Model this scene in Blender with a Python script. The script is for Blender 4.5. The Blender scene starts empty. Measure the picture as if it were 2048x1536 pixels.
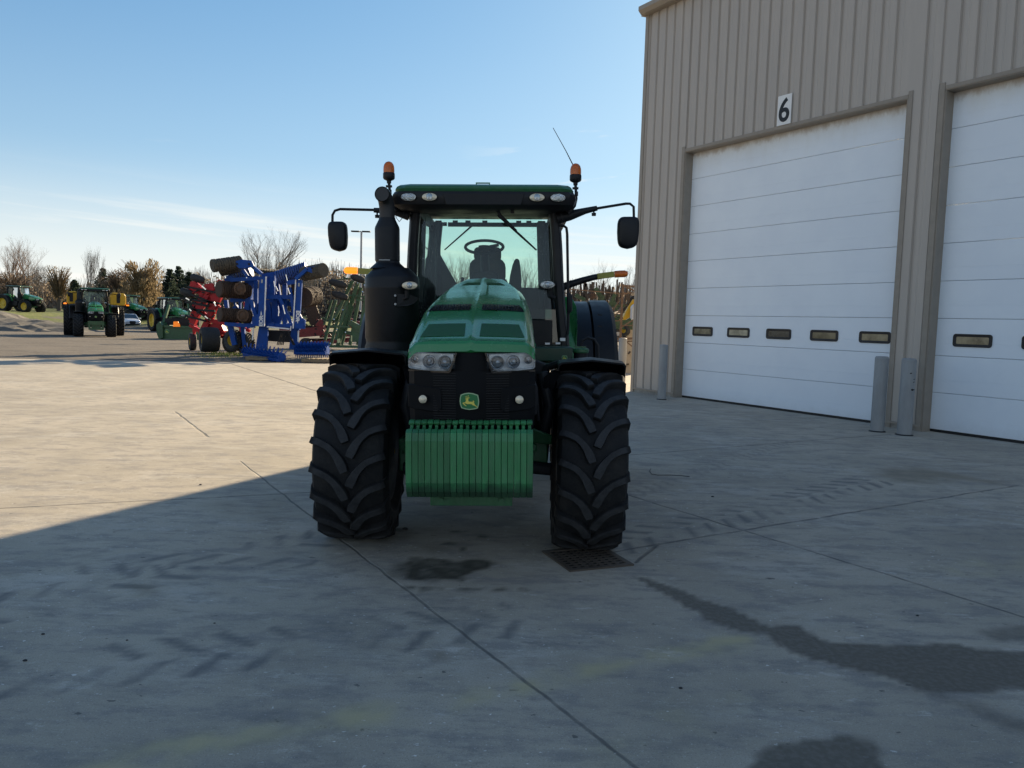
import bpy, math, random
import numpy as np
from mathutils import Vector, Matrix
from math import sin, cos, pi, radians
random.seed(7); np.random.seed(7)
S = bpy.context.scene
COL = S.collection
# ------------------------------------------------------------------ camera
FPX = 1538.0; CH = 1.75; ROLL = 0.03
PITCH = math.atan((768-645)/FPX)
ct, st = cos(PITCH), sin(PITCH)
FW = Vector((0, ct, -st)); R0 = Vector((1, 0, 0)); U0 = Vector((0, st, ct))
RT = R0*cos(ROLL) + U0*sin(ROLL); UP = U0*cos(ROLL) - R0*sin(ROLL)
cam = bpy.data.cameras.new('camera'); camo = bpy.data.objects.new('camera', cam); COL.objects.link(camo)
m = Matrix.Identity(4)
for i in range(3):
    m[i][0] = RT[i]; m[i][1] = UP[i]; m[i][2] = -FW[i]
m[2][3] = CH
camo.matrix_world = m
cam.sensor_width = 36; cam.lens = 36*FPX/2048; cam.clip_end = 3000; cam.clip_start = 0.05
S.camera = camo
def ray(px, py): return FW + RT*((px-1024)/FPX) - UP*((py-768)/FPX)
def P(px, py, Y):
    d = ray(px, py); t = Y/d.y; return Vector((d.x*t, Y, CH + d.z*t))
def G(px, py, z=0.0):
    d = ray(px, py); t = (z-CH)/d.z; return Vector((d.x*t, d.y*t, z))
# ------------------------------------------------------------------ materials
def newmat(name):
    mt = bpy.data.materials.new(name); mt.use_nodes = True
    nt = mt.node_tree
    for n in list(nt.nodes): nt.nodes.remove(n)
    return mt, nt
def N(nt, typ, **kw):
    n = nt.nodes.new(typ)
    for k, v in kw.items():
        if k.startswith('i_'): n.inputs[k[2:].replace('_', ' ')].default_value = v
        else: setattr(n, k, v)
    return n
def L(nt, a, b): nt.links.new(a, b)
MATS = {}
def pm(name, col, rough=.5, metal=0, var=.15, scale=6, bump=0, bscale=60, coat=0, dust=0, dustcol=(.30,.27,.22), spec=.5, trans=0, stretch=None, emit=0):
    if name in MATS: return MATS[name]
    mt, nt = newmat(name)
    out = N(nt, 'ShaderNodeOutputMaterial'); b = N(nt, 'ShaderNodeBsdfPrincipled')
    L(nt, b.outputs[0], out.inputs[0])
    tc = N(nt, 'ShaderNodeTexCoord'); src = tc.outputs['Object']
    if stretch:
        mp = N(nt, 'ShaderNodeMapping'); mp.inputs['Scale'].default_value = stretch; L(nt, src, mp.inputs[0]); src = mp.outputs[0]
    n1 = N(nt, 'ShaderNodeTexNoise', i_Scale=scale, i_Detail=6.0, i_Roughness=.6); L(nt, src, n1.inputs[0])
    mr = N(nt, 'ShaderNodeMapRange'); L(nt, n1.outputs[0], mr.inputs[0])
    mr.inputs[1].default_value = .3; mr.inputs[2].default_value = .7; mr.inputs[3].default_value = 1-var; mr.inputs[4].default_value = 1+var
    hs = N(nt, 'ShaderNodeVectorMath', operation='SCALE'); hs.inputs[0].default_value = col; L(nt, mr.outputs[0], hs.inputs['Scale'])
    csrc = hs.outputs[0]
    if dust > 0:
        n2 = N(nt, 'ShaderNodeTexNoise', i_Scale=scale*2.7, i_Detail=8.0, i_Roughness=.7); L(nt, src, n2.inputs[0])
        m2 = N(nt, 'ShaderNodeMapRange'); L(nt, n2.outputs[0], m2.inputs[0])
        m2.inputs[1].default_value = .42; m2.inputs[2].default_value = .75; m2.inputs[3].default_value = 0; m2.inputs[4].default_value = dust
        mx = N(nt, 'ShaderNodeMix', data_type='RGBA'); L(nt, m2.outputs[0], mx.inputs[0]); L(nt, csrc, mx.inputs[6]); mx.inputs[7].default_value = (*dustcol, 1)
        csrc = mx.outputs[2]
    L(nt, csrc, b.inputs['Base Color'])
    mrr = N(nt, 'ShaderNodeMapRange'); L(nt, n1.outputs[0], mrr.inputs[0])
    mrr.inputs[1].default_value = .3; mrr.inputs[2].default_value = .7; mrr.inputs[3].default_value = max(0, rough-.08); mrr.inputs[4].default_value = min(1, rough+.1)
    L(nt, mrr.outputs[0], b.inputs['Roughness'])
    b.inputs['Metallic'].default_value = metal; b.inputs['Specular IOR Level'].default_value = spec
    if coat: b.inputs['Coat Weight'].default_value = coat; b.inputs['Coat Roughness'].default_value = .06
    if trans: b.inputs['Transmission Weight'].default_value = trans
    if emit: b.inputs['Emission Color'].default_value = (*col, 1); b.inputs['Emission Strength'].default_value = emit
    if bump:
        n3 = N(nt, 'ShaderNodeTexNoise', i_Scale=bscale, i_Detail=5.0); L(nt, src, n3.inputs[0])
        bp = N(nt, 'ShaderNodeBump', i_Strength=bump, i_Distance=.02); L(nt, n3.outputs[0], bp.inputs['Height']); L(nt, bp.outputs[0], b.inputs['Normal'])
    MATS[name] = mt; return mt
def glassmat(name, tint=(.55,.75,.66), refl=1.0, dirt=.06, droplets=False, dcol=(.35,.42,.42)):
    mt, nt = newmat(name)
    out = N(nt, 'ShaderNodeOutputMaterial')
    tr = N(nt, 'ShaderNodeBsdfTransparent'); tr.inputs[0].default_value = (*tint, 1)
    gl = N(nt, 'ShaderNodeBsdfGlossy'); gl.inputs[1].default_value = .02
    df = N(nt, 'ShaderNodeBsdfDiffuse'); df.inputs[0].default_value = (*dcol, 1)
    fr = N(nt, 'ShaderNodeFresnel', i_IOR=1.5)
    mu = N(nt, 'ShaderNodeMath', operation='MULTIPLY'); L(nt, fr.outputs[0], mu.inputs[0]); mu.inputs[1].default_value = refl*1.5
    m1 = N(nt, 'ShaderNodeMixShader'); L(nt, mu.outputs[0], m1.inputs[0]); L(nt, tr.outputs[0], m1.inputs[1]); L(nt, gl.outputs[0], m1.inputs[2])
    m2 = N(nt, 'ShaderNodeMixShader'); L(nt, m1.outputs[0], m2.inputs[1]); L(nt, df.outputs[0], m2.inputs[2])
    tc = N(nt, 'ShaderNodeTexCoord')
    n1 = N(nt, 'ShaderNodeTexNoise', i_Scale=3.0, i_Detail=8.0); L(nt, tc.outputs['Object'], n1.inputs[0])
    mr = N(nt, 'ShaderNodeMapRange'); L(nt, n1.outputs[0], mr.inputs[0]); mr.inputs[1].default_value = .35; mr.inputs[2].default_value = .75
    mr.inputs[3].default_value = dirt*.4; mr.inputs[4].default_value = dirt*1.8
    fac = mr.outputs[0]
    if droplets:
        n2 = N(nt, 'ShaderNodeTexNoise', i_Scale=110.0, i_Detail=2.0); L(nt, tc.outputs['Object'], n2.inputs[0])
        g2 = N(nt, 'ShaderNodeMapRange'); L(nt, n2.outputs[0], g2.inputs[0]); g2.inputs[1].default_value = .60; g2.inputs[2].default_value = .68
        n3 = N(nt, 'ShaderNodeTexNoise', i_Scale=4.0, i_Detail=3.0); L(nt, tc.outputs['Object'], n3.inputs[0])
        sx = N(nt, 'ShaderNodeSeparateXYZ'); L(nt, tc.outputs['Object'], sx.inputs[0])
        ab = N(nt, 'ShaderNodeMath', operation='ABSOLUTE'); L(nt, sx.outputs[0], ab.inputs[0])
        g4 = N(nt, 'ShaderNodeMapRange'); L(nt, ab.outputs[0], g4.inputs[0]); g4.inputs[1].default_value = .34; g4.inputs[2].default_value = .50
        a4 = N(nt, 'ShaderNodeMath', operation='MULTIPLY_ADD'); L(nt, n3.outputs[0], a4.inputs[0]); a4.inputs[1].default_value = 1.6; a4.inputs[2].default_value = -.45
        q = N(nt, 'ShaderNodeMath', operation='MULTIPLY'); L(nt, a4.outputs[0], q.inputs[0]); L(nt, g4.outputs[0], q.inputs[1])
        q2 = N(nt, 'ShaderNodeMath', operation='MULTIPLY', use_clamp=True); L(nt, q.outputs[0], q2.inputs[0]); L(nt, g2.outputs[0], q2.inputs[1])
        ad = N(nt, 'ShaderNodeMath', operation='ADD', use_clamp=True); L(nt, fac, ad.inputs[0]); L(nt, q2.outputs[0], ad.inputs[1]); fac = ad.outputs[0]
    L(nt, fac, m2.inputs[0]); L(nt, m2.outputs[0], out.inputs[0])
    return mt
GREEN = pm('green_paint', (.024,.20,.058), .25, var=.08, coat=.45, dust=.06, scale=3)
GREENW = pm('worn_green_paint', (.018,.11,.04), .42, var=.25, dust=.35, dustcol=(.10,.16,.11), scale=9, bump=.15, bscale=25, stretch=(1,1,.25))
GREENB = pm('field_green_paint', (.022,.085,.03), .4, var=.25, dust=.2)
SCREEN = pm('hood_screen', (.012,.085,.028), .75, var=.15, bump=.3, bscale=300)
BLACK = pm('black_plastic', (.008,.009,.012), .45, var=.25, dust=.06, dustcol=(.05,.05,.05), spec=.3)
BLACKG = pm('gloss_black', (.008,.009,.011), .18, var=.1, coat=.3)
BLACKM = pm('matt_black_metal', (.011,.012,.015), .55, var=.25, dust=.10, dustcol=(.05,.048,.045), spec=.3)
GRILL = pm('grille_mesh', (.005,.006,.008), .6, var=.3, spec=.15)
RUBBER = pm('tyre_rubber', (.020,.021,.023), .72, var=.3, scale=5, dust=.35, dustcol=(.085,.082,.078), bump=.25, bscale=45)
YELLOW = pm('yellow_rim', (.62,.42,.03), .45, var=.2, dust=.25)
YELLOWT = pm('yellow_tank', (.72,.40,.015), .45, var=.08)
CHROME = pm('chrome', (.75,.76,.78), .12, metal=1, var=.04)
STEEL = pm('galvanised_steel', (.33,.34,.35), .5, metal=.4, var=.2, bump=.1)
ROD = pm('bright_rod', (.8,.8,.8), .15, metal=1, var=.03)
BLUE = pm('blue_paint', (.003,.055,.28), .5, var=.2, dust=.06, dustcol=(.05,.11,.28), spec=.25)
RED = pm('red_paint', (.43,.009,.016), .42, var=.2, dust=.08, spec=.3)
RUSTD = pm('rusty_disc', (.055,.033,.022), .8, var=.45, scale=10, bump=.6, bscale=30)
SOIL = pm('soiled_roller', (.075,.065,.05), .9, var=.4, scale=14, bump=.9, bscale=25)
WHITE = pm('white_plastic', (.75,.75,.74), .4, var=.05)
WOOD = pm('pallet_wood', (.25,.19,.12), .8, var=.3, stretch=(1,8,8))
SEATM = pm('seat_fabric', (.035,.037,.04), .8, var=.15)
AMBER = pm('amber_lens', (.75,.16,.01), .2, var=.1, trans=.35, spec=.6)
AMBERL = pm('lit_amber_lens', (.95,.20,.01), .2, var=.1, emit=.9)
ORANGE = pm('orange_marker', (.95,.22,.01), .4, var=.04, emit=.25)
REFLY = pm('yellow_reflector', (.34,.32,.06), .5, var=.1)
LENSM = pm('lamp_reflector', (.62,.62,.60), .16, metal=.85, var=.25, scale=40, bump=.8, bscale=70)
LENSW = pm('warm_lamp_reflector', (.70,.62,.48), .35, metal=.3, var=.12, scale=30)
BULB = pm('bulb_glass', (.30,.34,.38), .08, metal=.6, var=.3, scale=60)
RUSTY = pm('rust_brown_metal', (.13,.075,.045), .75, var=.35, dust=.3)
TAN = pm('tan_panel', (.42,.36,.28), .7, var=.12)
def tyremat(name, R):
    mt, nt = newmat(name)
    out = N(nt, 'ShaderNodeOutputMaterial'); b = N(nt, 'ShaderNodeBsdfPrincipled'); L(nt, b.outputs[0], out.inputs[0])
    tc = N(nt, 'ShaderNodeTexCoord'); mp = N(nt, 'ShaderNodeVectorMath', operation='MULTIPLY'); mp.inputs[1].default_value = (0,1,1); L(nt, tc.outputs['Object'], mp.inputs[0])
    ln = N(nt, 'ShaderNodeVectorMath', operation='LENGTH'); L(nt, mp.outputs[0], ln.inputs[0])
    n1 = N(nt, 'ShaderNodeTexNoise', i_Scale=9.0, i_Detail=7.0, i_Roughness=.7); L(nt, tc.outputs['Object'], n1.inputs[0])
    n2 = N(nt, 'ShaderNodeTexNoise', i_Scale=60.0, i_Detail=4.0); L(nt, tc.outputs['Object'], n2.inputs[0])
    m1 = N(nt, 'ShaderNodeMapRange'); L(nt, ln.outputs['Value'], m1.inputs[0]); m1.inputs[1].default_value = R-.022; m1.inputs[2].default_value = R-.010
    m2 = N(nt, 'ShaderNodeMapRange'); L(nt, n1.outputs[0], m2.inputs[0]); m2.inputs[1].default_value = .3; m2.inputs[2].default_value = .65; m2.inputs[3].default_value = .25; m2.inputs[4].default_value = 1
    mu = N(nt, 'ShaderNodeMath', operation='MULTIPLY'); L(nt, m1.outputs[0], mu.inputs[0]); L(nt, m2.outputs[0], mu.inputs[1])
    m3 = N(nt, 'ShaderNodeMapRange'); L(nt, n1.outputs[0], m3.inputs[0]); m3.inputs[1].default_value = .45; m3.inputs[2].default_value = .75; m3.inputs[4].default_value = .5
    a = N(nt, 'ShaderNodeMix', data_type='RGBA'); L(nt, m3.outputs[0], a.inputs[0]); a.inputs[6].default_value = (.010,.011,.013,1); a.inputs[7].default_value = (.040,.038,.035,1)
    c = N(nt, 'ShaderNodeMix', data_type='RGBA'); L(nt, mu.outputs[0], c.inputs[0]); L(nt, a.outputs[2], c.inputs[6]); c.inputs[7].default_value = (.038,.040,.044,1)
    L(nt, c.outputs[2], b.inputs['Base Color']); b.inputs['Roughness'].default_value = .75; b.inputs['Specular IOR Level'].default_value = .3
    bp = N(nt, 'ShaderNodeBump', i_Strength=.3, i_Distance=.01); L(nt, n2.outputs[0], bp.inputs['Height']); L(nt, bp.outputs[0], b.inputs['Normal'])
    return mt
TYREF = tyremat('front_tyre_rubber', .70); TYRER = tyremat('rear_tyre_rubber', .98)
def leafmat(name, col, var=.45, scale=.7):
    mt, nt = newmat(name)
    out = N(nt, 'ShaderNodeOutputMaterial'); d = N(nt, 'ShaderNodeBsdfDiffuse'); t = N(nt, 'ShaderNodeBsdfTranslucent'); x = N(nt, 'ShaderNodeMixShader'); x.inputs[0].default_value = .5
    L(nt, d.outputs[0], x.inputs[1]); L(nt, t.outputs[0], x.inputs[2]); L(nt, x.outputs[0], out.inputs[0])
    tc = N(nt, 'ShaderNodeTexCoord'); n1 = N(nt, 'ShaderNodeTexNoise', i_Scale=scale, i_Detail=7.0, i_Roughness=.7); L(nt, tc.outputs['Object'], n1.inputs[0])
    mr = N(nt, 'ShaderNodeMapRange'); L(nt, n1.outputs[0], mr.inputs[0]); mr.inputs[1].default_value = .3; mr.inputs[2].default_value = .7; mr.inputs[3].default_value = 1-var; mr.inputs[4].default_value = 1+var
    hs = N(nt, 'ShaderNodeVectorMath', operation='SCALE'); hs.inputs[0].default_value = col; L(nt, mr.outputs[0], hs.inputs['Scale'])
    L(nt, hs.outputs[0], d.inputs[0]); L(nt, hs.outputs[0], t.inputs[0]); return mt
# glass that is a solid shiny shell over a reflector
GLASS = glassmat('tinted_glass', (.74,.91,.83), .8, .06, True)
GLASSR = glassmat('tinted_glass_rear', (.80,.97,.90), .5, .02)
GLASSC = glassmat('car_glass', (.25,.33,.32), 1.2, .03)
HLGLASS = glassmat('headlight_glass', (.93,.95,.97), .8, .02)
# ------------------------------------------------------------------ mesh builder
class M:
    def __init__(s): s.v = []; s.f = []
    def add(s, vs, fs):
        k = len(s.v); s.v += [tuple(v) for v in vs]; s.f += [tuple(i+k for i in f) for f in fs]; return s
    def box(s, c, d, rot=None):
        x, y, z = d[0]/2, d[1]/2, d[2]/2
        vs = [Vector((a*x, b*y, e*z)) for a in (-1, 1) for b in (-1, 1) for e in (-1, 1)]
        if rot is not None: vs = [rot @ v for v in vs]
        vs = [v+Vector(c) for v in vs]
        return s.add(vs, [(0,1,3,2),(4,6,7,5),(0,4,5,1),(2,3,7,6),(0,2,6,4),(1,5,7,3)])
    def beam(s, a, b, w, h=None, up=(0,0,1), w2=None, h2=None):
        a = Vector(a); b = Vector(b); h = w if h is None else h; w2 = w if w2 is None else w2; h2 = h if h2 is None else h2
        d = (b-a).normalized(); u = Vector(up)
        if abs(d.dot(u)) > .97: u = Vector((0,1,0))
        r = d.cross(u).normalized(); u = r.cross(d)
        vs = []
        for p, ww, hh in ((a, w, h), (b, w2, h2)):
            for i, j in ((-1,-1),(1,-1),(1,1),(-1,1)): vs.append(p + r*(i*ww/2) + u*(j*hh/2))
        return s.add(vs, [(3,2,1,0),(4,5,6,7),(0,1,5,4),(1,2,6,5),(2,3,7,6),(3,0,4,7)])
    def cyl(s, a, b, r0, r1=None, n=16, caps=True):
        a = Vector(a); b = Vector(b); r1 = r0 if r1 is None else r1
        d = (b-a).normalized(); u = Vector((0,0,1)) if abs(d.z) < .9 else Vector((1,0,0))
        x = d.cross(u).normalized(); y = d.cross(x)
        vs = []
        for p, r in ((a, r0), (b, r1)):
            for k in range(n):
                t = 2*pi*k/n; vs.append(p + x*(r*cos(t)) + y*(r*sin(t)))
        fs = [(k, (k+1) % n, n+(k+1) % n, n+k) for k in range(n)]
        if caps: fs += [tuple(range(n-1, -1, -1)), tuple(range(n, 2*n))]
        return s.add(vs, fs)
    def tube(s, pts, rs, n=8, caps=True):
        pts = [Vector(p) for p in pts]
        if not hasattr(rs, '__len__'): rs = [rs]*len(pts)
        vs = []; px = None
        for i, p in enumerate(pts):
            d = (pts[min(i+1, len(pts)-1)] - pts[max(i-1, 0)]).normalized()
            if px is None:
                u = Vector((0,0,1)) if abs(d.z) < .9 else Vector((1,0,0)); x = d.cross(u).normalized()
            else:
                x = (px - d*px.dot(d)).normalized()
            px = x; y = d.cross(x)
            for k in range(n):
                t = 2*pi*k/n; vs.append(p + x*(rs[i]*cos(t)) + y*(rs[i]*sin(t)))
        fs = []
        for i in range(len(pts)-1):
            for k in range(n): fs.append((i*n+k, i*n+(k+1) % n, (i+1)*n+(k+1) % n, (i+1)*n+k))
        if caps: fs += [tuple(range(n-1, -1, -1)), tuple(range((len(pts)-1)*n, len(pts)*n))]
        return s.add(vs, fs)
    def lathe(s, prof, n=32, axis='z', c=(0,0,0), caps=True, sx=1, sy=1):
        c = Vector(c); vs = []
        for r, h in prof:
            for k in range(n):
                t = 2*pi*k/n; a, b = r*cos(t)*sx, r*sin(t)*sy
                vs.append(c + (Vector((a, b, h)) if axis == 'z' else Vector((h, a, b)) if axis == 'x' else Vector((a, h, b))))
        fs = []
        for i in range(len(prof)-1):
            for k in range(n): fs.append((i*n+k, i*n+(k+1) % n, (i+1)*n+(k+1) % n, (i+1)*n+k))
        if caps: fs += [tuple(range(n-1, -1, -1)), tuple(range((len(prof)-1)*n, len(prof)*n))]
        return s.add(vs, fs)
    def loft(s, secs, caps=True, closed=True):
        n = len(secs[0]); vs = [v for sec in secs for v in sec]; fs = []
        for i in range(len(secs)-1):
            for k in range(n if closed else n-1): fs.append((i*n+k, i*n+(k+1) % n, (i+1)*n+(k+1) % n, (i+1)*n+k))
        if caps: fs += [tuple(range(n-1, -1, -1)), tuple(range((len(secs)-1)*n, len(secs)*n))]
        return s.add(vs, fs)
    def prism(s, poly, off):
        n = len(poly); o = Vector(off); vs = [Vector(p) for p in poly] + [Vector(p)+o for p in poly]
        return s.add(vs, [tuple(range(n)), tuple(range(2*n-1, n-1, -1))] + [(k, k+n, (k+1) % n+n, (k+1) % n) for k in range(n)])
    def build(s, name, mat, parent=None, off=None, smooth=35, bevel=0, loc=None):
        me = bpy.data.meshes.new(name)
        vs = s.v if off is None else [(v[0]-off[0], v[1]-off[1], v[2]-off[2]) for v in s.v]
        me.from_pydata(vs, [], s.f); me.update()
        import bmesh
        bm = bmesh.new(); bm.from_mesh(me); bmesh.ops.recalc_face_normals(bm, faces=bm.faces); bm.to_mesh(me); bm.free()
        if smooth:
            me.polygons.foreach_set('use_smooth', [True]*len(me.polygons)); me.set_sharp_from_angle(angle=radians(smooth))
        me.materials.append(mat)
        o = bpy.data.objects.new(name, me); COL.objects.link(o)
        if parent: o.parent = parent
        if loc: o.location = loc
        if bevel:
            b = o.modifiers.new('bevel', 'BEVEL'); b.width = bevel; b.segments = 2; b.limit_method = 'ANGLE'; b.angle_limit = radians(40)
            b.harden_normals = False
        return o
def build_each(q, name, mat, parent, smooth=0):
    par = list(range(len(q.v)))
    def find(i):
        while par[i] != i: par[i] = par[par[i]]; i = par[i]
        return i
    for f in q.f:
        for k in f[1:]: par[find(k)] = find(f[0])
    gr = {}
    for f in q.f: gr.setdefault(find(f[0]), []).append(f)
    for fs in gr.values():
        ids = sorted({i for f in fs for i in f}); mp = {i: j for j, i in enumerate(ids)}; n = M(); n.add([q.v[i] for i in ids], [tuple(mp[i] for i in f) for f in fs]); n.build(name, mat, parent, smooth=smooth)
def thing(name, label, cat, loc=(0,0,0), rz=0, group=None):
    o = bpy.data.objects.new(name, None); COL.objects.link(o); o.location = loc; o.rotation_euler = (0,0,rz)
    o['label'] = label; o['category'] = cat; o.empty_display_size = .3
    if group: o['group'] = group
    return o
def tag(o, label=None, cat=None, group=None, kind=None):
    if label: o['label'] = label
    if cat: o['category'] = cat
    if group: o['group'] = group
    if kind: o['kind'] = kind
    return o
KIDS = {}
def copy_tree(o, parent=None, skip=(), label=None, depth=0):
    c = o.copy(); COL.objects.link(c)
    if parent: c.parent = parent
    if label: c['label'] = label
    for ch in [x for x in o.children if x.name.split('.')[0] not in skip]:
        copy_tree(ch, c, skip)
    return c
def rbox(m_, c, d, r, axis='y', n=4):
    """rounded rectangle slab: outline in the plane normal to axis"""
    ax = {'x': (1, 2, 0), 'y': (0, 2, 1), 'z': (0, 1, 2)}[axis]
    w, h, t = d[ax[0]]/2, d[ax[1]]/2, d[ax[2]]
    r = min(r, w, h); pts = []
    for cx, cy, a0 in ((w-r, h-r, 0), (-w+r, h-r, pi/2), (-w+r, -h+r, pi), (w-r, -h+r, 1.5*pi)):
        for k in range(n+1):
            a = a0 + pi/2*k/n; pts.append((cx+r*cos(a), cy+r*sin(a)))
    vs = []
    for p in pts:
        v = [0,0,0]; v[ax[0]] = c[ax[0]]+p[0]; v[ax[1]] = c[ax[1]]+p[1]; v[ax[2]] = c[ax[2]]-t/2; vs.append(Vector(v))
    off = [0,0,0]; off[ax[2]] = t
    m_.prism(vs, off); return m_
def text_mesh(txt, size, offset=0, extrude=.004):
    cu = bpy.data.curves.new('lettering', 'FONT'); cu.body = txt; cu.size = size; cu.offset = offset; cu.extrude = extrude
    cu.align_x = 'CENTER'; cu.align_y = 'CENTER'
    o = bpy.data.objects.new('lettering', cu); COL.objects.link(o)
    bpy.context.view_layer.update()
    dg = bpy.context.evaluated_depsgraph_get()
    me = bpy.data.meshes.new_from_object(o.evaluated_get(dg))
    bpy.data.objects.remove(o); return me
SKYS=.10; SUNE=5.0; EXPO=1.08; CLOUD=4.9; KNEE=7.0; SKYTINT=(.64,.94,1.16,1)
# ------------------------------------------------------------------ sky and sun
SUN_AZ = radians(25.4); SUN_EL = radians(21.5)
w = bpy.data.worlds.new('World'); S.world = w; w.use_nodes = True; nt = w.node_tree
for n in list(nt.nodes): nt.nodes.remove(n)
wo = N(nt, 'ShaderNodeOutputWorld'); bg = N(nt, 'ShaderNodeBackground'); L(nt, bg.outputs[0], wo.inputs[0])
sky = N(nt, 'ShaderNodeTexSky'); sky.sky_type = 'NISHITA'; sky.sun_disc = False
sky.sun_elevation = SUN_EL; sky.sun_rotation = SUN_AZ; sky.altitude = 200; sky.air_density = 1.0; sky.dust_density = .5; sky.ozone_density = 2.0
bg.inputs[1].default_value = SKYS
tc = N(nt, 'ShaderNodeTexCoord'); sp = N(nt, 'ShaderNodeSeparateXYZ'); L(nt, tc.outputs['Generated'], sp.inputs[0])
az = N(nt, 'ShaderNodeMath', operation='ARCTAN2'); L(nt, sp.outputs[0], az.inputs[0]); L(nt, sp.outputs[1], az.inputs[1])
el = N(nt, 'ShaderNodeMath', operation='ARCSINE'); L(nt, sp.outputs[2], el.inputs[0])
def mth(op, a, b=None, c=None, clamp=False):
    n = N(nt, 'ShaderNodeMath', operation=op, use_clamp=clamp)
    for i, v in enumerate((a, b, c)):
        if v is None: continue
        if isinstance(v, (int, float)): n.inputs[i].default_value = v
        else: L(nt, v, n.inputs[i])
    return n.outputs[0]
def ramp(v, a, b, lo=0, hi=1):
    n = N(nt, 'ShaderNodeMapRange'); n.interpolation_type = 'SMOOTHSTEP'; L(nt, v, n.inputs[0]); n.inputs[1].default_value = a; n.inputs[2].default_value = b; n.inputs[3].default_value = lo; n.inputs[4].default_value = hi
    return n.outputs[0]
def cloud(sx, sy, tilt, seed, lo, hi, e0, e1, e2, e3):
    cx = N(nt, 'ShaderNodeCombineXYZ'); L(nt, mth('MULTIPLY', az.outputs[0], sx), cx.inputs[0])
    L(nt, mth('MULTIPLY', mth('ADD', el.outputs[0], mth('MULTIPLY', az.outputs[0], tilt)), sy), cx.inputs[1]); cx.inputs[2].default_value = seed
    nz = N(nt, 'ShaderNodeTexNoise', i_Scale=1.0, i_Detail=5.0, i_Roughness=.55); L(nt, cx.outputs[0], nz.inputs[0])
    c = ramp(nz.outputs[0], lo, hi)
    return mth('MULTIPLY', mth('MULTIPLY', c, ramp(el.outputs[0], e0, e1)), ramp(el.outputs[0], e2, e3, 1, 0))
c1 = cloud(2.2, 55, .05, 3.1, .50, .68, -.02, .01, .10, .17)
c2 = cloud(5, 40, .02, 8.3, .62, .78, .06, .10, .17, .24)
c3 = cloud(9, 60, -.1, 5.7, .60, .72, .10, .14, .20, .26)
c3 = mth('MULTIPLY', c3, ramp(az.outputs[0], -.1, .16))
veil = mth('ADD', ramp(el.outputs[0], -.02, .20, .78, 0), ramp(el.outputs[0], .0, .42, .20, 0))
rear = mth('MULTIPLY', mth('MULTIPLY', ramp(mth('ABSOLUTE', az.outputs[0]), 1.3, 2.2), ramp(el.outputs[0], .9, 1.3, 1, 0)), .20)  # brighter cloud cover added behind the camera, out of view, to lift the shade
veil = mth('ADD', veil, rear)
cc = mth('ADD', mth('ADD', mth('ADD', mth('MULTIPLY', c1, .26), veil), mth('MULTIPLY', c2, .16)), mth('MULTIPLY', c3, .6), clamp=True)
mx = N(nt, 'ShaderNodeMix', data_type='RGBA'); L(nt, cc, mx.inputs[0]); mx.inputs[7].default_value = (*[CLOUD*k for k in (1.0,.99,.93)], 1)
gm = N(nt, 'ShaderNodeMix', data_type='RGBA', blend_type='MULTIPLY'); gm.inputs[0].default_value = 1.0; gm.inputs[7].default_value = SKYTINT
# soft shoulder so the glow round the sun keeps its colour
ad_ = N(nt, 'ShaderNodeVectorMath', operation='ADD'); ad_.inputs[1].default_value = (KNEE,)*3; L(nt, sky.outputs[0], ad_.inputs[0])
dv_ = N(nt, 'ShaderNodeVectorMath', operation='DIVIDE'); L(nt, sky.outputs[0], dv_.inputs[0]); L(nt, ad_.outputs[0], dv_.inputs[1])
sc_ = N(nt, 'ShaderNodeVectorMath', operation='SCALE'); sc_.inputs['Scale'].default_value = KNEE; L(nt, dv_.outputs[0], sc_.inputs[0])
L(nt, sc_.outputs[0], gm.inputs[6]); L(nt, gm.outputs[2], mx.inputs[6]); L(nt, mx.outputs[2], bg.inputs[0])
sl = bpy.data.lights.new('sun', 'SUN'); sl.energy = SUNE; sl.angle = radians(.5); sl.color = (1.0, .81, .54)
so = bpy.data.objects.new('sun', sl); COL.objects.link(so)
sd = Vector((sin(SUN_AZ)*cos(SUN_EL), cos(SUN_AZ)*cos(SUN_EL), sin(SUN_EL)))
so.rotation_euler = sd.to_track_quat('Z', 'Y').to_euler(); so.location = (20, 20, 40)
S.view_settings.view_transform = 'Standard'; S.view_settings.look = 'None'; S.view_settings.gamma = 1; S.view_settings.exposure = EXPO
S.cycles.max_bounces = 8; S.cycles.transparent_max_bounces = 24; S.cycles.use_denoising = True
# ------------------------------------------------------------------ ground
def sstep(t): t = min(1, max(0, t)); return t*t*(3-2*t)
def terr(x, y):
    z = -.05
    z += 1.35*sstep((y-78)/14)*sstep((-x-22)/14)
    z += .9*sstep((y-66)/10)*sstep((-x-47)/8)*sstep((84-y)/6 if y > 84 else 1)
    z += .5*sstep((y-100)/30)
    return z
def edge_y(x): return 26.225 + (x+17.516)*.2206
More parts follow.
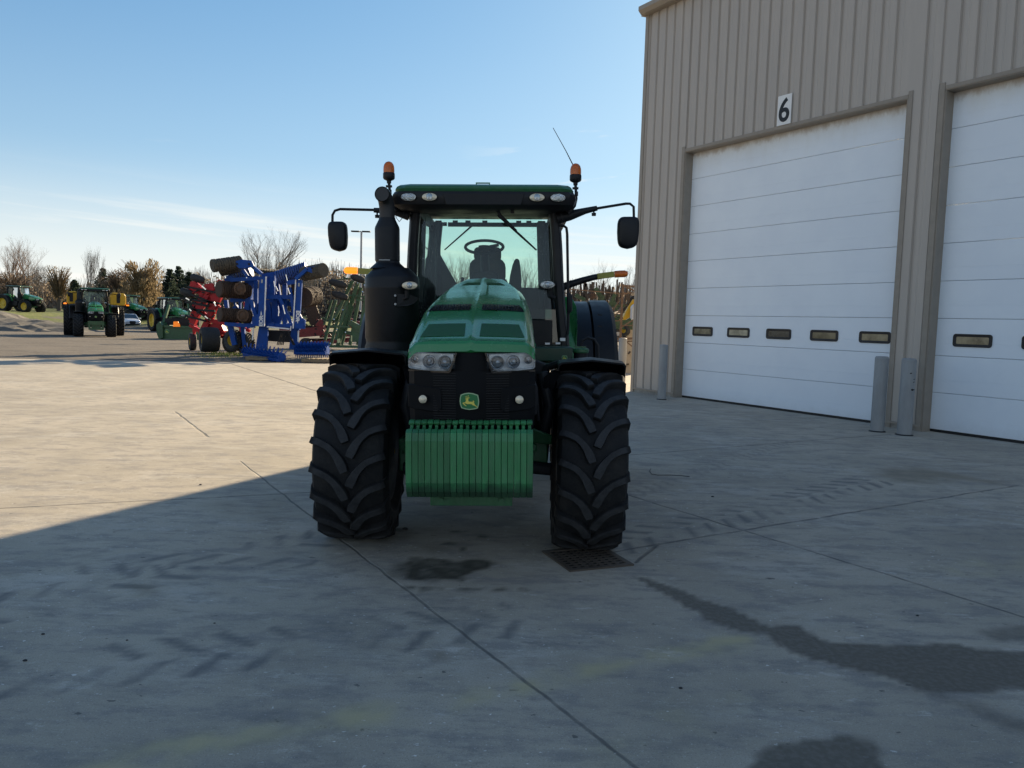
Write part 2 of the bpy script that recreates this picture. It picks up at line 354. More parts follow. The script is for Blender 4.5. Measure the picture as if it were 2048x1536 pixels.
# gravel lot and far land: one sheet with soft relief
gm_ = M(); xs = list(np.arange(-260, -100, 16)) + list(np.arange(-100, 60, 4)) + list(np.arange(60, 300, 16)); ys = [-60, -30, 0, 15] + list(np.arange(24, 170, 3)) + [200, 260, 400, 700, 1400]
xs = [-1500, -700] + [float(x) for x in xs] + [700, 1500]
ny = len(ys)
gm_.add([(x, y, terr(x, y)) for x in xs for y in ys], [(i*ny+j, (i+1)*ny+j, (i+1)*ny+j+1, i*ny+j+1) for i in range(len(xs)-1) for j in range(ny-1)])
mt, nt = newmat('gravel_and_grass')
out = N(nt, 'ShaderNodeOutputMaterial'); b = N(nt, 'ShaderNodeBsdfPrincipled'); L(nt, b.outputs[0], out.inputs[0])
ge = N(nt, 'ShaderNodeNewGeometry'); pos = ge.outputs['Position']
def noise(scale, det=6, rough=.6, src=None, sc=None, seed=0):
    v = src or pos
    if sc:
        mp = N(nt, 'ShaderNodeMapping'); mp.inputs['Scale'].default_value = sc; mp.inputs['Location'].default_value = (seed, seed, 0); L(nt, v, mp.inputs[0]); v = mp.outputs[0]
    n = N(nt, 'ShaderNodeTexNoise', i_Scale=scale, i_Detail=float(det), i_Roughness=rough); L(nt, v, n.inputs[0]); return n.outputs[0]
def mixc(f, a, b_):
    n = N(nt, 'ShaderNodeMix', data_type='RGBA')
    for i, v in ((0, f), (6, a), (7, b_)):
        if isinstance(v, tuple): n.inputs[i].default_value = (*v, 1)
        elif isinstance(v, (int, float)): n.inputs[i].default_value = v
        else: L(nt, v, n.inputs[i])
    return n.outputs[2]
g1 = mixc(ramp(noise(.35, 6, .6, sc=(1,2.2,1)), .35, .65), (.085,.070,.056), (.155,.128,.10))
g1 = mixc(ramp(noise(9, 4), .45, .62), g1, (.16,.14,.12))
at = N(nt, 'ShaderNodeAttribute', attribute_name='grass')
gf = mth('MULTIPLY', at.outputs['Fac'], ramp(noise(.6, 5), .30, .5))
grass = mixc(ramp(noise(2.5, 5), .3, .7), (.09,.13,.02), (.20,.20,.05))
L(nt, mixc(gf, g1, grass), b.inputs['Base Color']); b.inputs['Roughness'].default_value = .95
bp = N(nt, 'ShaderNodeBump', i_Strength=.7, i_Distance=.05); L(nt, noise(12, 5), bp.inputs['Height']); L(nt, bp.outputs[0], b.inputs['Normal'])
o = gm_.build('ground', mt, smooth=60); tag(o, kind='structure')
a_ = o.data.attributes.new('grass', 'FLOAT', 'POINT')
a_.data.foreach_set('value', [max(sstep((z+.0)/.5), sstep((y-98)/12)) for x, y, z in gm_.v])
# concrete yard
def lin(a, b_, st_): return list(np.arange(a, b_, st_))
cx_ = lin(-80, -20, 6)+lin(-20, -8.5, 1)+lin(-8.5, 12, .04)+lin(12, 24, 1)+lin(24, 46, 4)
cy_ = lin(-20, 1, 3)+lin(1, 13, .04)
cx_ = np.array(cx_); nyd = len(cy_); nfar = 24
X = np.zeros((len(cx_), nyd+nfar+1)); Y = np.zeros_like(X)
for i, x in enumerate(cx_):
    e = max(edge_y(x), 14.5) if x > -60 else edge_y(-60); e = max(e, 14.6)
    yy = cy_ + [13+(e-13)*k/nfar for k in range(nfar+1)]
    X[i] = x; Y[i] = yy
nyy = X.shape[1]
Z = np.zeros_like(X)
vs = np.stack([X.ravel(), Y.ravel(), Z.ravel()], 1)
ii, jj = np.meshgrid(np.arange(len(cx_)-1), np.arange(nyy-1), indexing='ij'); ii = ii.ravel(); jj = jj.ravel()
fs = np.stack([ii*nyy+jj, (ii+1)*nyy+jj, (ii+1)*nyy+jj+1, ii*nyy+jj+1], 1)
me = bpy.data.meshes.new('concrete_yard')
me.vertices.add(len(vs)); me.vertices.foreach_set('co', vs.ravel())
me.loops.add(len(fs)*4); me.loops.foreach_set('vertex_index', fs.ravel().astype(np.int32))
me.polygons.add(len(fs)); me.polygons.foreach_set('loop_start', np.arange(0, len(fs)*4, 4, dtype=np.int32)); me.polygons.foreach_set('loop_total', np.full(len(fs), 4, np.int32))
me.update(calc_edges=True)
PX = X.ravel(); PY = Y.ravel()
def vnoise(x, y, s, seed):
    r = np.random.RandomState(seed); T = r.rand(256, 256)
    u = x*s + 1000; v = y*s + 1000; iu = np.floor(u).astype(int); iv = np.floor(v).astype(int); fu = u-iu; fv = v-iv
    fu = fu*fu*(3-2*fu); fv = fv*fv*(3-2*fv)
    return (T[iu % 256, iv % 256]*(1-fu)*(1-fv) + T[(iu+1) % 256, iv % 256]*fu*(1-fv) + T[iu % 256, (iv+1) % 256]*(1-fu)*fv + T[(iu+1) % 256, (iv+1) % 256]*fu*fv)
def fbm(x, y, s, seed): return sum(vnoise(x, y, s*2**k, seed+k)*.5**k for k in range(4))/1.875
def polymask(pts, soft, wob=.06, seed=1, z=0):
    q = [G(*p) for p in pts]; qx = np.array([p.x for p in q]); qy = np.array([p.y for p in q])
    x = PX + (fbm(PX, PY, 5, seed)-.5)*wob*2 + (fbm(PX, PY, 22, seed+3)-.5)*.05; y = PY + (fbm(PX, PY, 5, seed+9)-.5)*wob*2 + (fbm(PX, PY, 22, seed+5)-.5)*.05
    sel = (PX > qx.min()-.4) & (PX < qx.max()+.4) & (PY > qy.min()-.4) & (PY < qy.max()+.4)
    out = np.zeros_like(PX); xs_ = x[sel]; ys_ = y[sel]; ins = np.zeros(len(xs_), bool); dm = np.full(len(xs_), 9.0)
    n = len(q)
    for k in range(n):
        x1, y1, x2, y2 = qx[k], qy[k], qx[(k+1) % n], qy[(k+1) % n]
        c = ((y1 > ys_) != (y2 > ys_)); t = (x2-x1)*(ys_-y1)/((y2-y1) if abs(y2-y1) > 1e-9 else 1e-9)+x1
        ins ^= c & (xs_ < t)
        dx, dy = x2-x1, y2-y1; l = dx*dx+dy*dy+1e-12; h = np.clip(((xs_-x1)*dx+(ys_-y1)*dy)/l, 0, 1)
        dm = np.minimum(dm, np.hypot(xs_-x1-h*dx, ys_-y1-h*dy))
    sd_ = np.where(ins, dm, -dm)
    out[sel] = np.clip(.5+sd_/soft, 0, 1); return out
wet = np.zeros_like(PX)
W1 = [(1258,1150),(1330,1170),(1400,1197),(1455,1216),(1500,1238),(1535,1252),(1560,1247),(1595,1250),(1625,1275),(1680,1285),(1760,1292),(1860,1293),(1915,1283),(1960,1295),(2100,1315),(2100,1370),(1990,1378),(1930,1385),(1880,1388),(1820,1378),(1780,1362),(1700,1335),(1620,1320),(1570,1300),(1530,1268),(1480,1262),(1420,1243),(1370,1210),(1310,1180)]
W2 = [(1780,1372),(1860,1388),(1950,1425),(2060,1472),(2110,1480),(2080,1448),(1960,1410),(1870,1385)]
W3 = [(1490,1545),(1520,1500),(1580,1485),(1650,1472),(1700,1470),(1745,1485),(1768,1510),(1772,1560)]
W4 = [(1955,1264),(1980,1256),(2090,1250),(2090,1280),(1985,1280)]
wet = np.maximum(wet, polymask(W1, .025, .05, 1)); wet = np.maximum(wet, polymask(W3, .025, .04, 5)*.95); wet = np.maximum(wet, polymask(W4, .06, .04, 7)*.7); wet = np.maximum(wet, polymask(W2, .10, .06, 11)*.6)
oil = polymask([(800,1132),(850,1120),(920,1118),(990,1134),(962,1150),(900,1163),(850,1160),(815,1147)], .10, .20, 21)*np.clip(.45+fbm(PX, PY, 14, 71)*1.0, 0, 1)
oil = np.maximum(oil, polymask([(760,1005),(1080,1000),(1085,1060),(980,1110),(840,1105),(770,1060)], .5, .25, 25)*.45*(fbm(PX, PY, 3, 77)*1.3))
for (a, b_, c, d) in ((808,1172,830,1178),(838,1174,856,1180),(868,1176,880,1179),(915,1176,965,1181),(990,1177,1012,1182),(1040,1178,1052,1181),(838,1176,850,1182),(918,1093,930,1102),(880,1085,910,1090),(900,1060,925,1066),(955,1070,975,1076),(780,1056,812,1062)):
    oil = np.maximum(oil, polymask([(a,b_),(c,b_),(c,d),(a,d)], .05, .02, a)*.9)
brown = polymask([(1740,940),(1830,934),(1900,945),(1975,958),(2010,962),(1980,966),(1900,958),(1860,968),(1790,965)], .3, .15, 31)*.5
brown = np.maximum(brown, polymask([(400,1010),(440,1000),(490,1015),(450,1035)], .3, .15, 41)*.35); brown = np.maximum(brown, polymask([(500,1000),(570,1000),(560,1045),(500,1040)], .3, .15, 45)*.3)
brown = np.maximum(brown, polymask([(262,1170),(300,1168),(310,1185),(275,1192)], .10, .06, 49)*.5); brown = np.maximum(brown, polymask([(850,1305),(885,1305),(890,1325),(855,1325)], .1, .06, 51)*.5)
paint = polymask([(60,1560),(400,1462),(620,1432),(800,1405),(800,1445),(600,1470),(400,1520),(260,1560)], .12, .07, 61)
paint = np.maximum(paint, polymask([(900,1385),(1090,1345),(1260,1310),(1420,1282),(1545,1262),(1548,1290),(1400,1312),(1240,1345),(1090,1378),(905,1420)], .10, .07, 63))
paint = np.maximum(paint, polymask([(1180,1520),(1330,1430),(1470,1360),(1500,1385),(1400,1440),(1260,1530)], .3, .15, 65)*.45); paint = np.maximum(paint, polymask([(1840,1140),(1960,1122),(2070,1108),(2070,1135),(1950,1150)], .2, .1, 67)*.5)
paint *= np.clip((fbm(PX, PY, 9, 80)-.28)*2.4, 0, 1)
# chevron tread prints
mark = np.zeros_like(PX)
def prints(p0, p1, width, pitch, amp, seed, sgn=1):
    global mark
    a = G(*p0); b2 = G(*p1); d = Vector((b2.x-a.x, b2.y-a.y)); ln = d.length; d /= ln
    u = (PX-a.x)*d.x+(PY-a.y)*d.y; v = -(PX-a.x)*d.y+(PY-a.y)*d.x
    ph = ((u + sgn*np.abs(v)*.75)/pitch + np.where(v > 0, .5, 0)) % 1
    bar = np.clip(1.6-np.abs(ph-.5)/.14, 0, 1)*(np.abs(v) < width/2)*(np.abs(v) > .03)*(u > 0)*(u < ln)
    mark = np.maximum(mark, bar*amp*np.clip((fbm(PX, PY, 2.2, seed)-.28)*4, 0, 1))
prints((700,1062), (-200,1262), .52, .27, .95, 90); prints((1040,1235), (-100,1365), .52, .27, .9, 92, -1); prints((1180,1100), (1750,960), .52, .27, .95, 94)
prints((1200,1000), (1560,880), .5, .21, .5, 95); prints((620,1140), (100,1120), .52, .27, .8, 96); prints((760,1050),(560,1560), .5, .21, .35, 97, -1)
for nm, arr in (('wet', wet), ('oil', oil), ('brown', brown), ('paint', paint), ('mark', mark)):
    at_ = me.attributes.new(nm, 'FLOAT', 'POINT'); at_.data.foreach_set('value', arr.astype(np.float32))
mt, nt = newmat('worn_concrete')
out = N(nt, 'ShaderNodeOutputMaterial'); b = N(nt, 'ShaderNodeBsdfPrincipled'); L(nt, b.outputs[0], out.inputs[0])
ge = N(nt, 'ShaderNodeNewGeometry'); pos = ge.outputs['Position']
base = mixc(ramp(noise(.55, 7, .65), .3, .7), (.34,.30,.24), (.48,.42,.335))
base = mixc(mth('MULTIPLY', ramp(noise(.8, 9, .72, sc=(1,1.5,1), seed=51), .50, .66), .55), base, (.52,.48,.42))
base = mixc(mth('MULTIPLY', ramp(noise(2.2, 10, .75, sc=(1,2.2,1), seed=3), .46, .62), .75), base, (.25,.232,.212))
base = mixc(mth('MULTIPLY', ramp(noise(4, 10, .78, sc=(.7,2.0,1), seed=9), .54, .66), .5), base, (.17,.162,.152))
base = mixc(mth('MULTIPLY', ramp(noise(3.2, 10, .8, sc=(.8,1.8,1), seed=17), .56, .68), .75), base, (.60,.55,.48))
base = mixc(mth('MULTIPLY', ramp(noise(120, 4, .7), .54, .66), .55), base, (.13,.125,.12))
base = mixc(mth('MULTIPLY', ramp(noise(90, 4, .7, sc=(1,1,1), seed=5), .58, .68), .55), base, (.62,.60,.56))
base = mixc(mth('MULTIPLY', mth('MULTIPLY', ramp(noise(22, 4, .6, sc=(1,1.6,1), seed=21), .66, .69), ramp(noise(.9, 4, .6, sc=(1,1,1), seed=41), .42, .56)), .85), base, (.85,.83,.78))
base = mixc(mth('MULTIPLY', ramp(noise(11, 3, .5, sc=(1,1.6,1), seed=33), .70, .725), .7), base, (.07,.068,.065))
def attr(nm): return N(nt, 'ShaderNodeAttribute', attribute_name=nm).outputs['Fac']
base = mixc(mth('MULTIPLY', attr('mark'), .85), base, (.14,.138,.135))
base = mixc(mth('MULTIPLY', attr('paint'), .75), base, (.50,.43,.24))
base = mixc(attr('brown'), base, (.19,.15,.09))
base = mixc(mth('MULTIPLY', attr('wet'), .95), base, mixc(ramp(noise(30, 4), .4, .65), (.105,.09,.068), (.15,.13,.105)))
base = mixc(mth('MULTIPLY', attr('oil'), .95), base, (.035,.032,.02))
# sawn joints, slightly wandering
wn = N(nt, 'ShaderNodeTexNoise', i_Scale=3.0, i_Detail=5.0); L(nt, pos, wn.inputs[0])
ws = N(nt, 'ShaderNodeVectorMath', operation='SUBTRACT'); L(nt, wn.outputs['Color'], ws.inputs[0]); ws.inputs[1].default_value = (.5,.5,.5)
ws2 = N(nt, 'ShaderNodeVectorMath', operation='SCALE'); L(nt, ws.outputs[0], ws2.inputs[0]); ws2.inputs['Scale'].default_value = .05
pw = N(nt, 'ShaderNodeVectorMath', operation='ADD'); L(nt, pos, pw.inputs[0]); L(nt, ws2.outputs[0], pw.inputs[1])
fl = N(nt, 'ShaderNodeVectorMath', operation='MULTIPLY'); L(nt, pw.outputs[0], fl.inputs[0]); fl.inputs[1].default_value = (1,1,0)
JT = [(447,897,1275,1536,.008,-1,1.5),(1262,992,2048,1234,.011,.6,1.5),(1275,1095,1655,1033,.013,0,3.5),(1262,910,1738,872,.012,3,.6),(0,1017,619,985,.011,6,3.5),(512,744,640,785,.03,4,3),(359,830,416,874,.015,.5,0),(1270,1125,1316,1088,.012,0,0),(1228,1104,1300,1090,.008,0,.1)]
dj = None
for (x1, y1, x2, y2, wd, e0, e1) in JT:
    a = G(x1, y1); c = G(x2, y2); d = (c-a).normalized(); a = a-d*e0; c = c+d*e1; ba = c-a
    s1 = N(nt, 'ShaderNodeVectorMath', operation='SUBTRACT'); L(nt, fl.outputs[0], s1.inputs[0]); s1.inputs[1].default_value = (a.x, a.y, 0)
    dt = N(nt, 'ShaderNodeVectorMath', operation='DOT_PRODUCT'); L(nt, s1.outputs[0], dt.inputs[0]); dt.inputs[1].default_value = (ba.x/ba.length_squared, ba.y/ba.length_squared, 0)
    cl = mth('ADD', dt.outputs['Value'], 0, clamp=True)
    sc = N(nt, 'ShaderNodeVectorMath', operation='SCALE'); sc.inputs[0].default_value = (ba.x, ba.y, 0); L(nt, cl, sc.inputs['Scale'])
    di = N(nt, 'ShaderNodeVectorMath', operation='DISTANCE'); L(nt, s1.outputs[0], di.inputs[0]); L(nt, sc.outputs[0], di.inputs[1])
    r = ramp(di.outputs['Value'], wd*.5, wd*1.9, 1, 0)
    dj = r if dj is None else mth('MAXIMUM', dj, r)
jn = mth('MULTIPLY', dj, ramp(noise(4, 6), .3, .6, .2, .75))
base = mixc(jn, base, (.075,.072,.07))
L(nt, base, b.inputs['Base Color'])
rg = mth('SUBTRACT', .88, mth('MULTIPLY', attr('wet'), .22)); rg = mth('SUBTRACT', rg, mth('MULTIPLY', attr('oil'), .12))
L(nt, rg, b.inputs['Roughness'])
bp = N(nt, 'ShaderNodeBump', i_Strength=.45, i_Distance=.012); L(nt, mth('SUBTRACT', noise(60, 8, .75), mth('MULTIPLY', dj, 1.5)), bp.inputs['Height']); L(nt, bp.outputs[0], b.inputs['Normal'])
me.materials.append(mt)
o = bpy.data.objects.new('concrete_yard', me); COL.objects.link(o); tag(o, kind='structure')
# ------------------------------------------------------------------ building
A = G(1263, 783); d2 = G(2048, 892); wv = Vector((d2.x-A.x, d2.y-A.y, 0)).normalized(); nv = Vector((wv.y, -wv.x, 0))   # nv points out of the wall, to the yard
if nv.dot(-A) < 0: nv = -nv
WR = Matrix(((wv.x, -nv.x, 0), (wv.y, -nv.y, 0), (0, 0, 1)))  # local x along the wall, local y into the building
bt = thing('workshop_building', 'tall tan ribbed metal workshop with two white overhead doors', 'building', (A.x, A.y, 0), math.atan2(wv.y, wv.x))
if (WR @ Vector((0,1,0))).dot(Vector((-wv.y, wv.x, 0))) < 0: print('WARN flipped frame')
def Wt(px, py, off=0.0):
    d = ray(px, py); a = Vector((A.x, A.y, 0)) - nv*off; t = (a-Vector((0,0,CH))).dot(nv)/d.dot(nv)
    p = Vector((0,0,CH)) + d*t; return (p-A).dot(wv), p.z
TAND = pm('tan_ribbed_metal', (.425,.38,.335), .45, var=.06, scale=1.5, dust=.10, dustcol=(.25,.22,.19), stretch=(3,3,.25))
TANT = pm('tan_trim', (.30,.26,.215), .45, var=.08, dust=.15)
TANJ = pm('tan_jamb', (.27,.235,.195), .55, var=.10, dust=.2)
HW = 9.75; REC = .26; HD = 6.04
O1 = (1.60, 7.27); O2 = (7.93, 13.60); WEND = 30
G0 = .454; GP = .2957
def profile(t0, t1):
    pts = [(t0, 0)]; k = math.ceil((t0-G0)/GP)
    while G0+k*GP < t1-.04:
        g = G0+k*GP
        if g-.035 > t0: pts += [(g-.045, 0), (g-.024, .040), (g+.016, .040), (g+.036, 0), (g+.10, 0), (g+.112, .006), (g+.122, .006), (g+.134, 0)] if g+.15 < t1 else [(g-.034, 0), (g-.016, .032), (g+.012, .032), (g+.030, 0)]
        k += 1
    return pts+[(t1, 0)]
wm = M()
for t0, t1, z0, z1 in ((.07, O1[0], .12, HW), (O1[0], O1[1], HD, HW), (O1[1], O2[0], .12, HW), (O2[0], O2[1], HD, HW), (O2[1], WEND, .12, HW)):
    pr = profile(t0, t1)
    vs = []
    for t, y in pr: vs += [(t, y, z0), (t, y, z1)]
    wm.add(vs, [(2*k, 2*k+2, 2*k+3, 2*k+1) for k in range(len(pr)-1)])
wm.build('ribbed_wall', TAND, bt, smooth=0)
sm = M(); DEP = 24
sm.box((WEND/2, DEP, HW/2), (WEND, .1, HW)); sm.box((.03, DEP/2+.04, HW/2), (.06, DEP-.12, HW)); sm.box((WEND, DEP/2+.06, HW/2), (.1, DEP-.12, HW))
sm.build('end_wall', TAND, bt, smooth=0)
tr = M()
tr.box((.03, -.012, HW/2), (.11, .03, HW)); tr.build('corner_trim', TANT, bt, smooth=0)
for c_0, w_0 in ((O1[0]/2, O1[0]), (7.6, O2[0]-O1[1]), ((O2[1]+WEND)/2, WEND-O2[1])):
    tr = M(); tr.box((c_0, -.01, .10), (w_0, .05, .035)); tr.build('base_trim', TANT, bt, smooth=0)
CONC = pm('foundation_concrete', (.30,.28,.25), .9, var=.3, bump=.3)
for a, c in ((0, O1[0]), (O1[1], O2[0]), (O2[1], WEND)):
    tr = M(); tr.box(((a+c)/2, .06, .04), (c-a, .12, .08)); tr.build('foundation', CONC, bt, smooth=0)
for oi, (a, c) in enumerate((O1, O2)):
    jm = M()
    jm.box((a-.0, REC/2+.01, HD/2), (.06, REC+.02, HD)); jm.box((c+.0, REC/2+.01, HD/2), (.06, REC+.02, HD)); jm.box(((a+c)/2, REC/2+.01, HD+.01), (c-a-.064, REC+.02, .06))
    jm.box((a-.045, -.006, HD/2+.06), (.10, .024, HD+.12)); jm.box((c+.04, -.006, HD/2+.06), (.08, .024, HD+.12)); jm.box(((a+c)/2, -.004, HD+.03), (c-a-.02, .018, .07))
    jm.build('door_frame', TANJ, bt, smooth=0)
# doors
mt, nt = newmat('white_door_panel')
out = N(nt, 'ShaderNodeOutputMaterial'); b = N(nt, 'ShaderNodeBsdfPrincipled'); L(nt, b.outputs[0], out.inputs[0])
tc = N(nt, 'ShaderNodeTexCoord'); pos = tc.outputs['Object']; sp = N(nt, 'ShaderNodeSeparateXYZ'); L(nt, pos, sp.inputs[0])
base = mixc(ramp(noise(1.2, 5), .3, .7), (.74,.80,.87), (.78,.84,.90))
top = ramp(mth('ADD', sp.outputs[2], mth('MULTIPLY', noise(5, 7, .7, sc=(1,1,.5)), .45)), HD+.02, HD+.24)
base = mixc(mth('MULTIPLY', top, .62), base, (.17,.085,.03))
top2 = ramp(mth('ADD', sp.outputs[2], mth('MULTIPLY', noise(2, 7, .7, sc=(1,1,.3)), .9)), HD-.15, HD+.55)
base = mixc(mth('MULTIPLY', top2, .28), base, (.52,.45,.32))
bot = ramp(mth('ADD', sp.outputs[2], mth('MULTIPLY', noise(6, 7, .7), .5)), .55, .22)
base = mixc(mth('MULTIPLY', bot, .15), base, (.35,.33,.30))
L(nt, base, b.inputs['Base Color']); b.inputs['Roughness'].default_value = .42
wv2 = N(nt, 'ShaderNodeTexNoise', i_Scale=120.0, i_Detail=3.0); mp = N(nt, 'ShaderNodeMapping'); mp.inputs['Scale'].default_value = (.25,1,1); L(nt, pos, mp.inputs[0]); L(nt, mp.outputs[0], wv2.inputs[0])
bp = N(nt, 'ShaderNodeBump', i_Strength=.12, i_Distance=.004); L(nt, wv2.outputs[0], bp.inputs['Height']); L(nt, bp.outputs[0], b.inputs['Normal'])
DOORM = mt
WPANE = [pm('pane_%s' % k, c, .12, var=.5, scale=sc, coat=.5) for k, c, sc in (('a', (.12,.11,.07), 7), ('b', (.30,.28,.20), 5), ('c', (.02,.025,.022), 9), ('d', (.16,.135,.075), 2), ('e', (.20,.17,.10), 4))]  # brown reflections and lit interior painted into the glossy pane colours
SEALM = pm('black_seal', (.006,.006,.008), .5, var=.1)
SEC = 6.06/9
def door(a, c, wins):
    dm = M(); y0 = REC
    for k in range(9):
        z0 = .05+k*SEC*.993; z1 = z0+SEC*.993-.006
        # pinstriped section: two shallow grooves
        pr = [(z0, -.007), (z0+.008, -.012), (z0+SEC*.33, -.012), (z0+SEC*.335+.004, -.010), (z0+SEC*.34+.008, -.012), (z1-.004, -.012), (z1, -.007)]
        vs = []
        for z, y in pr: vs += [(a+.03, y0+y, z), (c-.03, y0+y, z)]
        n = len(vs); vs += [(a+.03, y0+.05, z0), (c-.03, y0+.05, z0), (a+.03, y0+.05, z1), (c-.03, y0+.05, z1)]
        fs = [(2*i, 2*i+1, 2*i+3, 2*i+2) for i in range(len(pr)-1)]; fs += [(n, n+1, 1, 0), (n+2, n-2, n-1, n+3), (n, n+2, n+3, n+1)]
        dm.add(vs, fs)
    d = dm.build('overhead_door', DOORM, bt, smooth=0)
    s = M(); s.box(((a+c)/2, y0+.02, .032), (c-a-.06, .05, .06)); s.build('bottom_seal', SEALM, d, smooth=0)
    for t0, t1, z0, z1, mi in wins:
        f = M(); W_, H_ = t1-t0, z1-z0; cx, cz = (t0+t1)/2, (z0+z1)/2
        o_ = []; i_ = []
        r = .05
        for q, (sx, sz, a0) in enumerate(((1,1,0), (-1,1,pi/2), (-1,-1,pi), (1,-1,1.5*pi))):
            for k in range(5):
                an = a0+pi/2*k/4
                o_.append(Vector((cx+sx*(W_/2-r)+r*cos(an), y0-.028, cz+sz*(H_/2-r)+r*sin(an))))
                i_.append(Vector((cx+sx*(W_/2-.055-.02)+.02*cos(an), y0-.022, cz+sz*(H_/2-.05-.02)+.02*sin(an))))
        n = len(o_); bk = [v+Vector((0,.03,0)) for v in o_]; ib = [v+Vector((0,.024,0)) for v in i_]
        f.add(o_+i_+bk+ib, [(k, (k+1) % n, n+(k+1) % n, n+k) for k in range(n)]+[(k, 2*n+k, 2*n+(k+1) % n, (k+1) % n) for k in range(n)]+[(n+k, n+(k+1) % n, 3*n+(k+1) % n, 3*n+k) for k in range(n)])
        fo = f.build('door_window', SEALM, d, smooth=30)
        p_ = M(); p_.box((cx, y0-.0155, cz), (W_-.10, .005, H_-.09)); p_.build('pane', WPANE[mi], fo, smooth=0)
    return d
def wr(x0, y0, x1, y1, mi):
    a = Wt(x0, y0, REC-.02); c = Wt(x1, y1, REC-.02); return (a[0], c[0], min(a[1], c[1]), max(a[1], c[1]), mi)
w1 = [wr(1385.5,654,1426.5,674,0), wr(1455,655,1500,676,1), wr(1533,657,1584,680,2), wr(1621,659,1678,683,3), wr(1719,661,1784,687,4)]
zt = sum(w_[3] for w_ in w1)/5; zb = sum(w_[2] for w_ in w1)/5
w1 = [(a, a+.66, zb, zt, m_) for a, c, z0, z1, m_ in w1]
door(*O1, w1)
s0 = O2[0]-O1[0]
w2s = Wt(1907, 666, REC-.02)[0]
door(*O2, [(w2s+k*(w1[1][0]-w1[0][0]), w2s+.66+k*(w1[1][0]-w1[0][0]), zb, zt, (4,1,2,3,0)[k]) for k in range(5)])
# roof and gutter
rf = M()
rf.prism([(-.10, -.12, HW-.02), (-.10, DEP/2, HW+1.1), (-.10, DEP+.3, HW-.02), (-.10, DEP+.3, HW+.16), (-.10, DEP/2, HW+1.28), (-.10, -.12, HW+.16)], (WEND+.2, 0, 0))
rf.build('roof', TANT, bt, smooth=0)
gu = M()
gu.prism([(0, -.13, HW-.03), (0, -.22, HW-.03), (0, -.31, HW+.05), (0, -.31, HW+.15), (0, -.28, HW+.15), (0, -.27, HW+.07), (0, -.21, HW+.0), (0, -.13, HW+.0)], (WEND+.3, 0, 0))
gu.build('gutter', TANT, bt, smooth=0)
sf = M(); sf.box((WEND/2, -.06, HW-.01), (WEND+.1, .11, .02)); sf.build('soffit', TANJ, bt, smooth=0)
# number sign
t0, z1 = Wt(1557.4, 193.4, -.02); t1, z0 = Wt(1581.6, 246.5, -.02); sc_ = ((t0+t1)/2, (z0+z1)/2)
p = A + wv*sc_[0] + nv*.03; sg = thing('number_sign', 'white plate with a black figure 6 above the overhead door', 'sign', (p.x, p.y, sc_[1]-.31), math.atan2(wv.y, wv.x))
q = M(); rbox(q, (0, 0, .31), (t1-t0, .008, .62), .01); q.build('plate', WHITE, sg, smooth=0)
tm = text_mesh('6', .70, .012); tm.materials.append(pm('black_ink', (.01,.01,.012), .5, var=.1))
to = bpy.data.objects.new('numeral', tm); COL.objects.link(to); to.parent = sg
bb = [v.co for v in tm.vertices]; wx = max(v.x for v in bb)-min(v.x for v in bb); hz = max(v.y for v in bb)-min(v.y for v in bb)
cxm = (max(v.x for v in bb)+min(v.x for v in bb))/2; cym = (max(v.y for v in bb)+min(v.y for v in bb))/2
to.rotation_euler = (pi/2, 0, 0); to.scale = (.27/wx, .50/hz, 1); to.location = (-cxm*.27/wx, -.006, .31-cym*.50/hz)
# bollards
BOLM = pm('painted_steel_bollard', (.27,.28,.285), .5, var=.16, dust=.25, dustcol=(.16,.16,.16), stretch=(1,1,.3), bump=.08)
def bollard(px, py, z, r, lab, chips=False):
    p = G(px, py); b_ = thing('bollard', lab, 'bollard', (p.x, p.y, 0), 0, 'grey steel bollards guarding the workshop wall')
    q = M(); q.lathe([(r, 0), (r, z-.04), (r*.97, z-.02), (r*.85, z-.004), (r*.4, z)], 24); q.build('post', BOLM, b_, smooth=50)
    q = M(); q.lathe([(r*1.25, 0), (r*1.2, .012), (r*1.02, .02)], 20); q.build('base_ring', SEALM, b_, smooth=0)
    if chips:
        q = M()
        for (dx, dz, s_) in ((-.02,1.08,.03),(.055,.98,.02),(.05,.93,.018),(.02,.80,.045),(.06,.80,.03),(.03,.79,.03)):
            an = math.atan2(dx, r); q.beam((p.x*0+sin(an-.1)*(r+.001)+.0, -cos(an-.1)*(r+.001), dz), (sin(an+.15)*(r+.001), -cos(an+.15)*(r+.001), dz+.008), .004, s_*.6)
        build_each(q, 'paint_chip', SEALM, b_)
bollard(1323, 799, 1.33, .10, 'lone grey bollard left of the first overhead door')
bollard(1754, 863, 1.35, .115, 'dull grey bollard in front of the right edge of the first door')
bollard(1808, 870, 1.34, .12, 'grey bollard with chipped paint before the pier between the doors', True)
bollard(1242, 772, 1.40, .12, 'grey bollard beyond the corner of the workshop beside the rack')
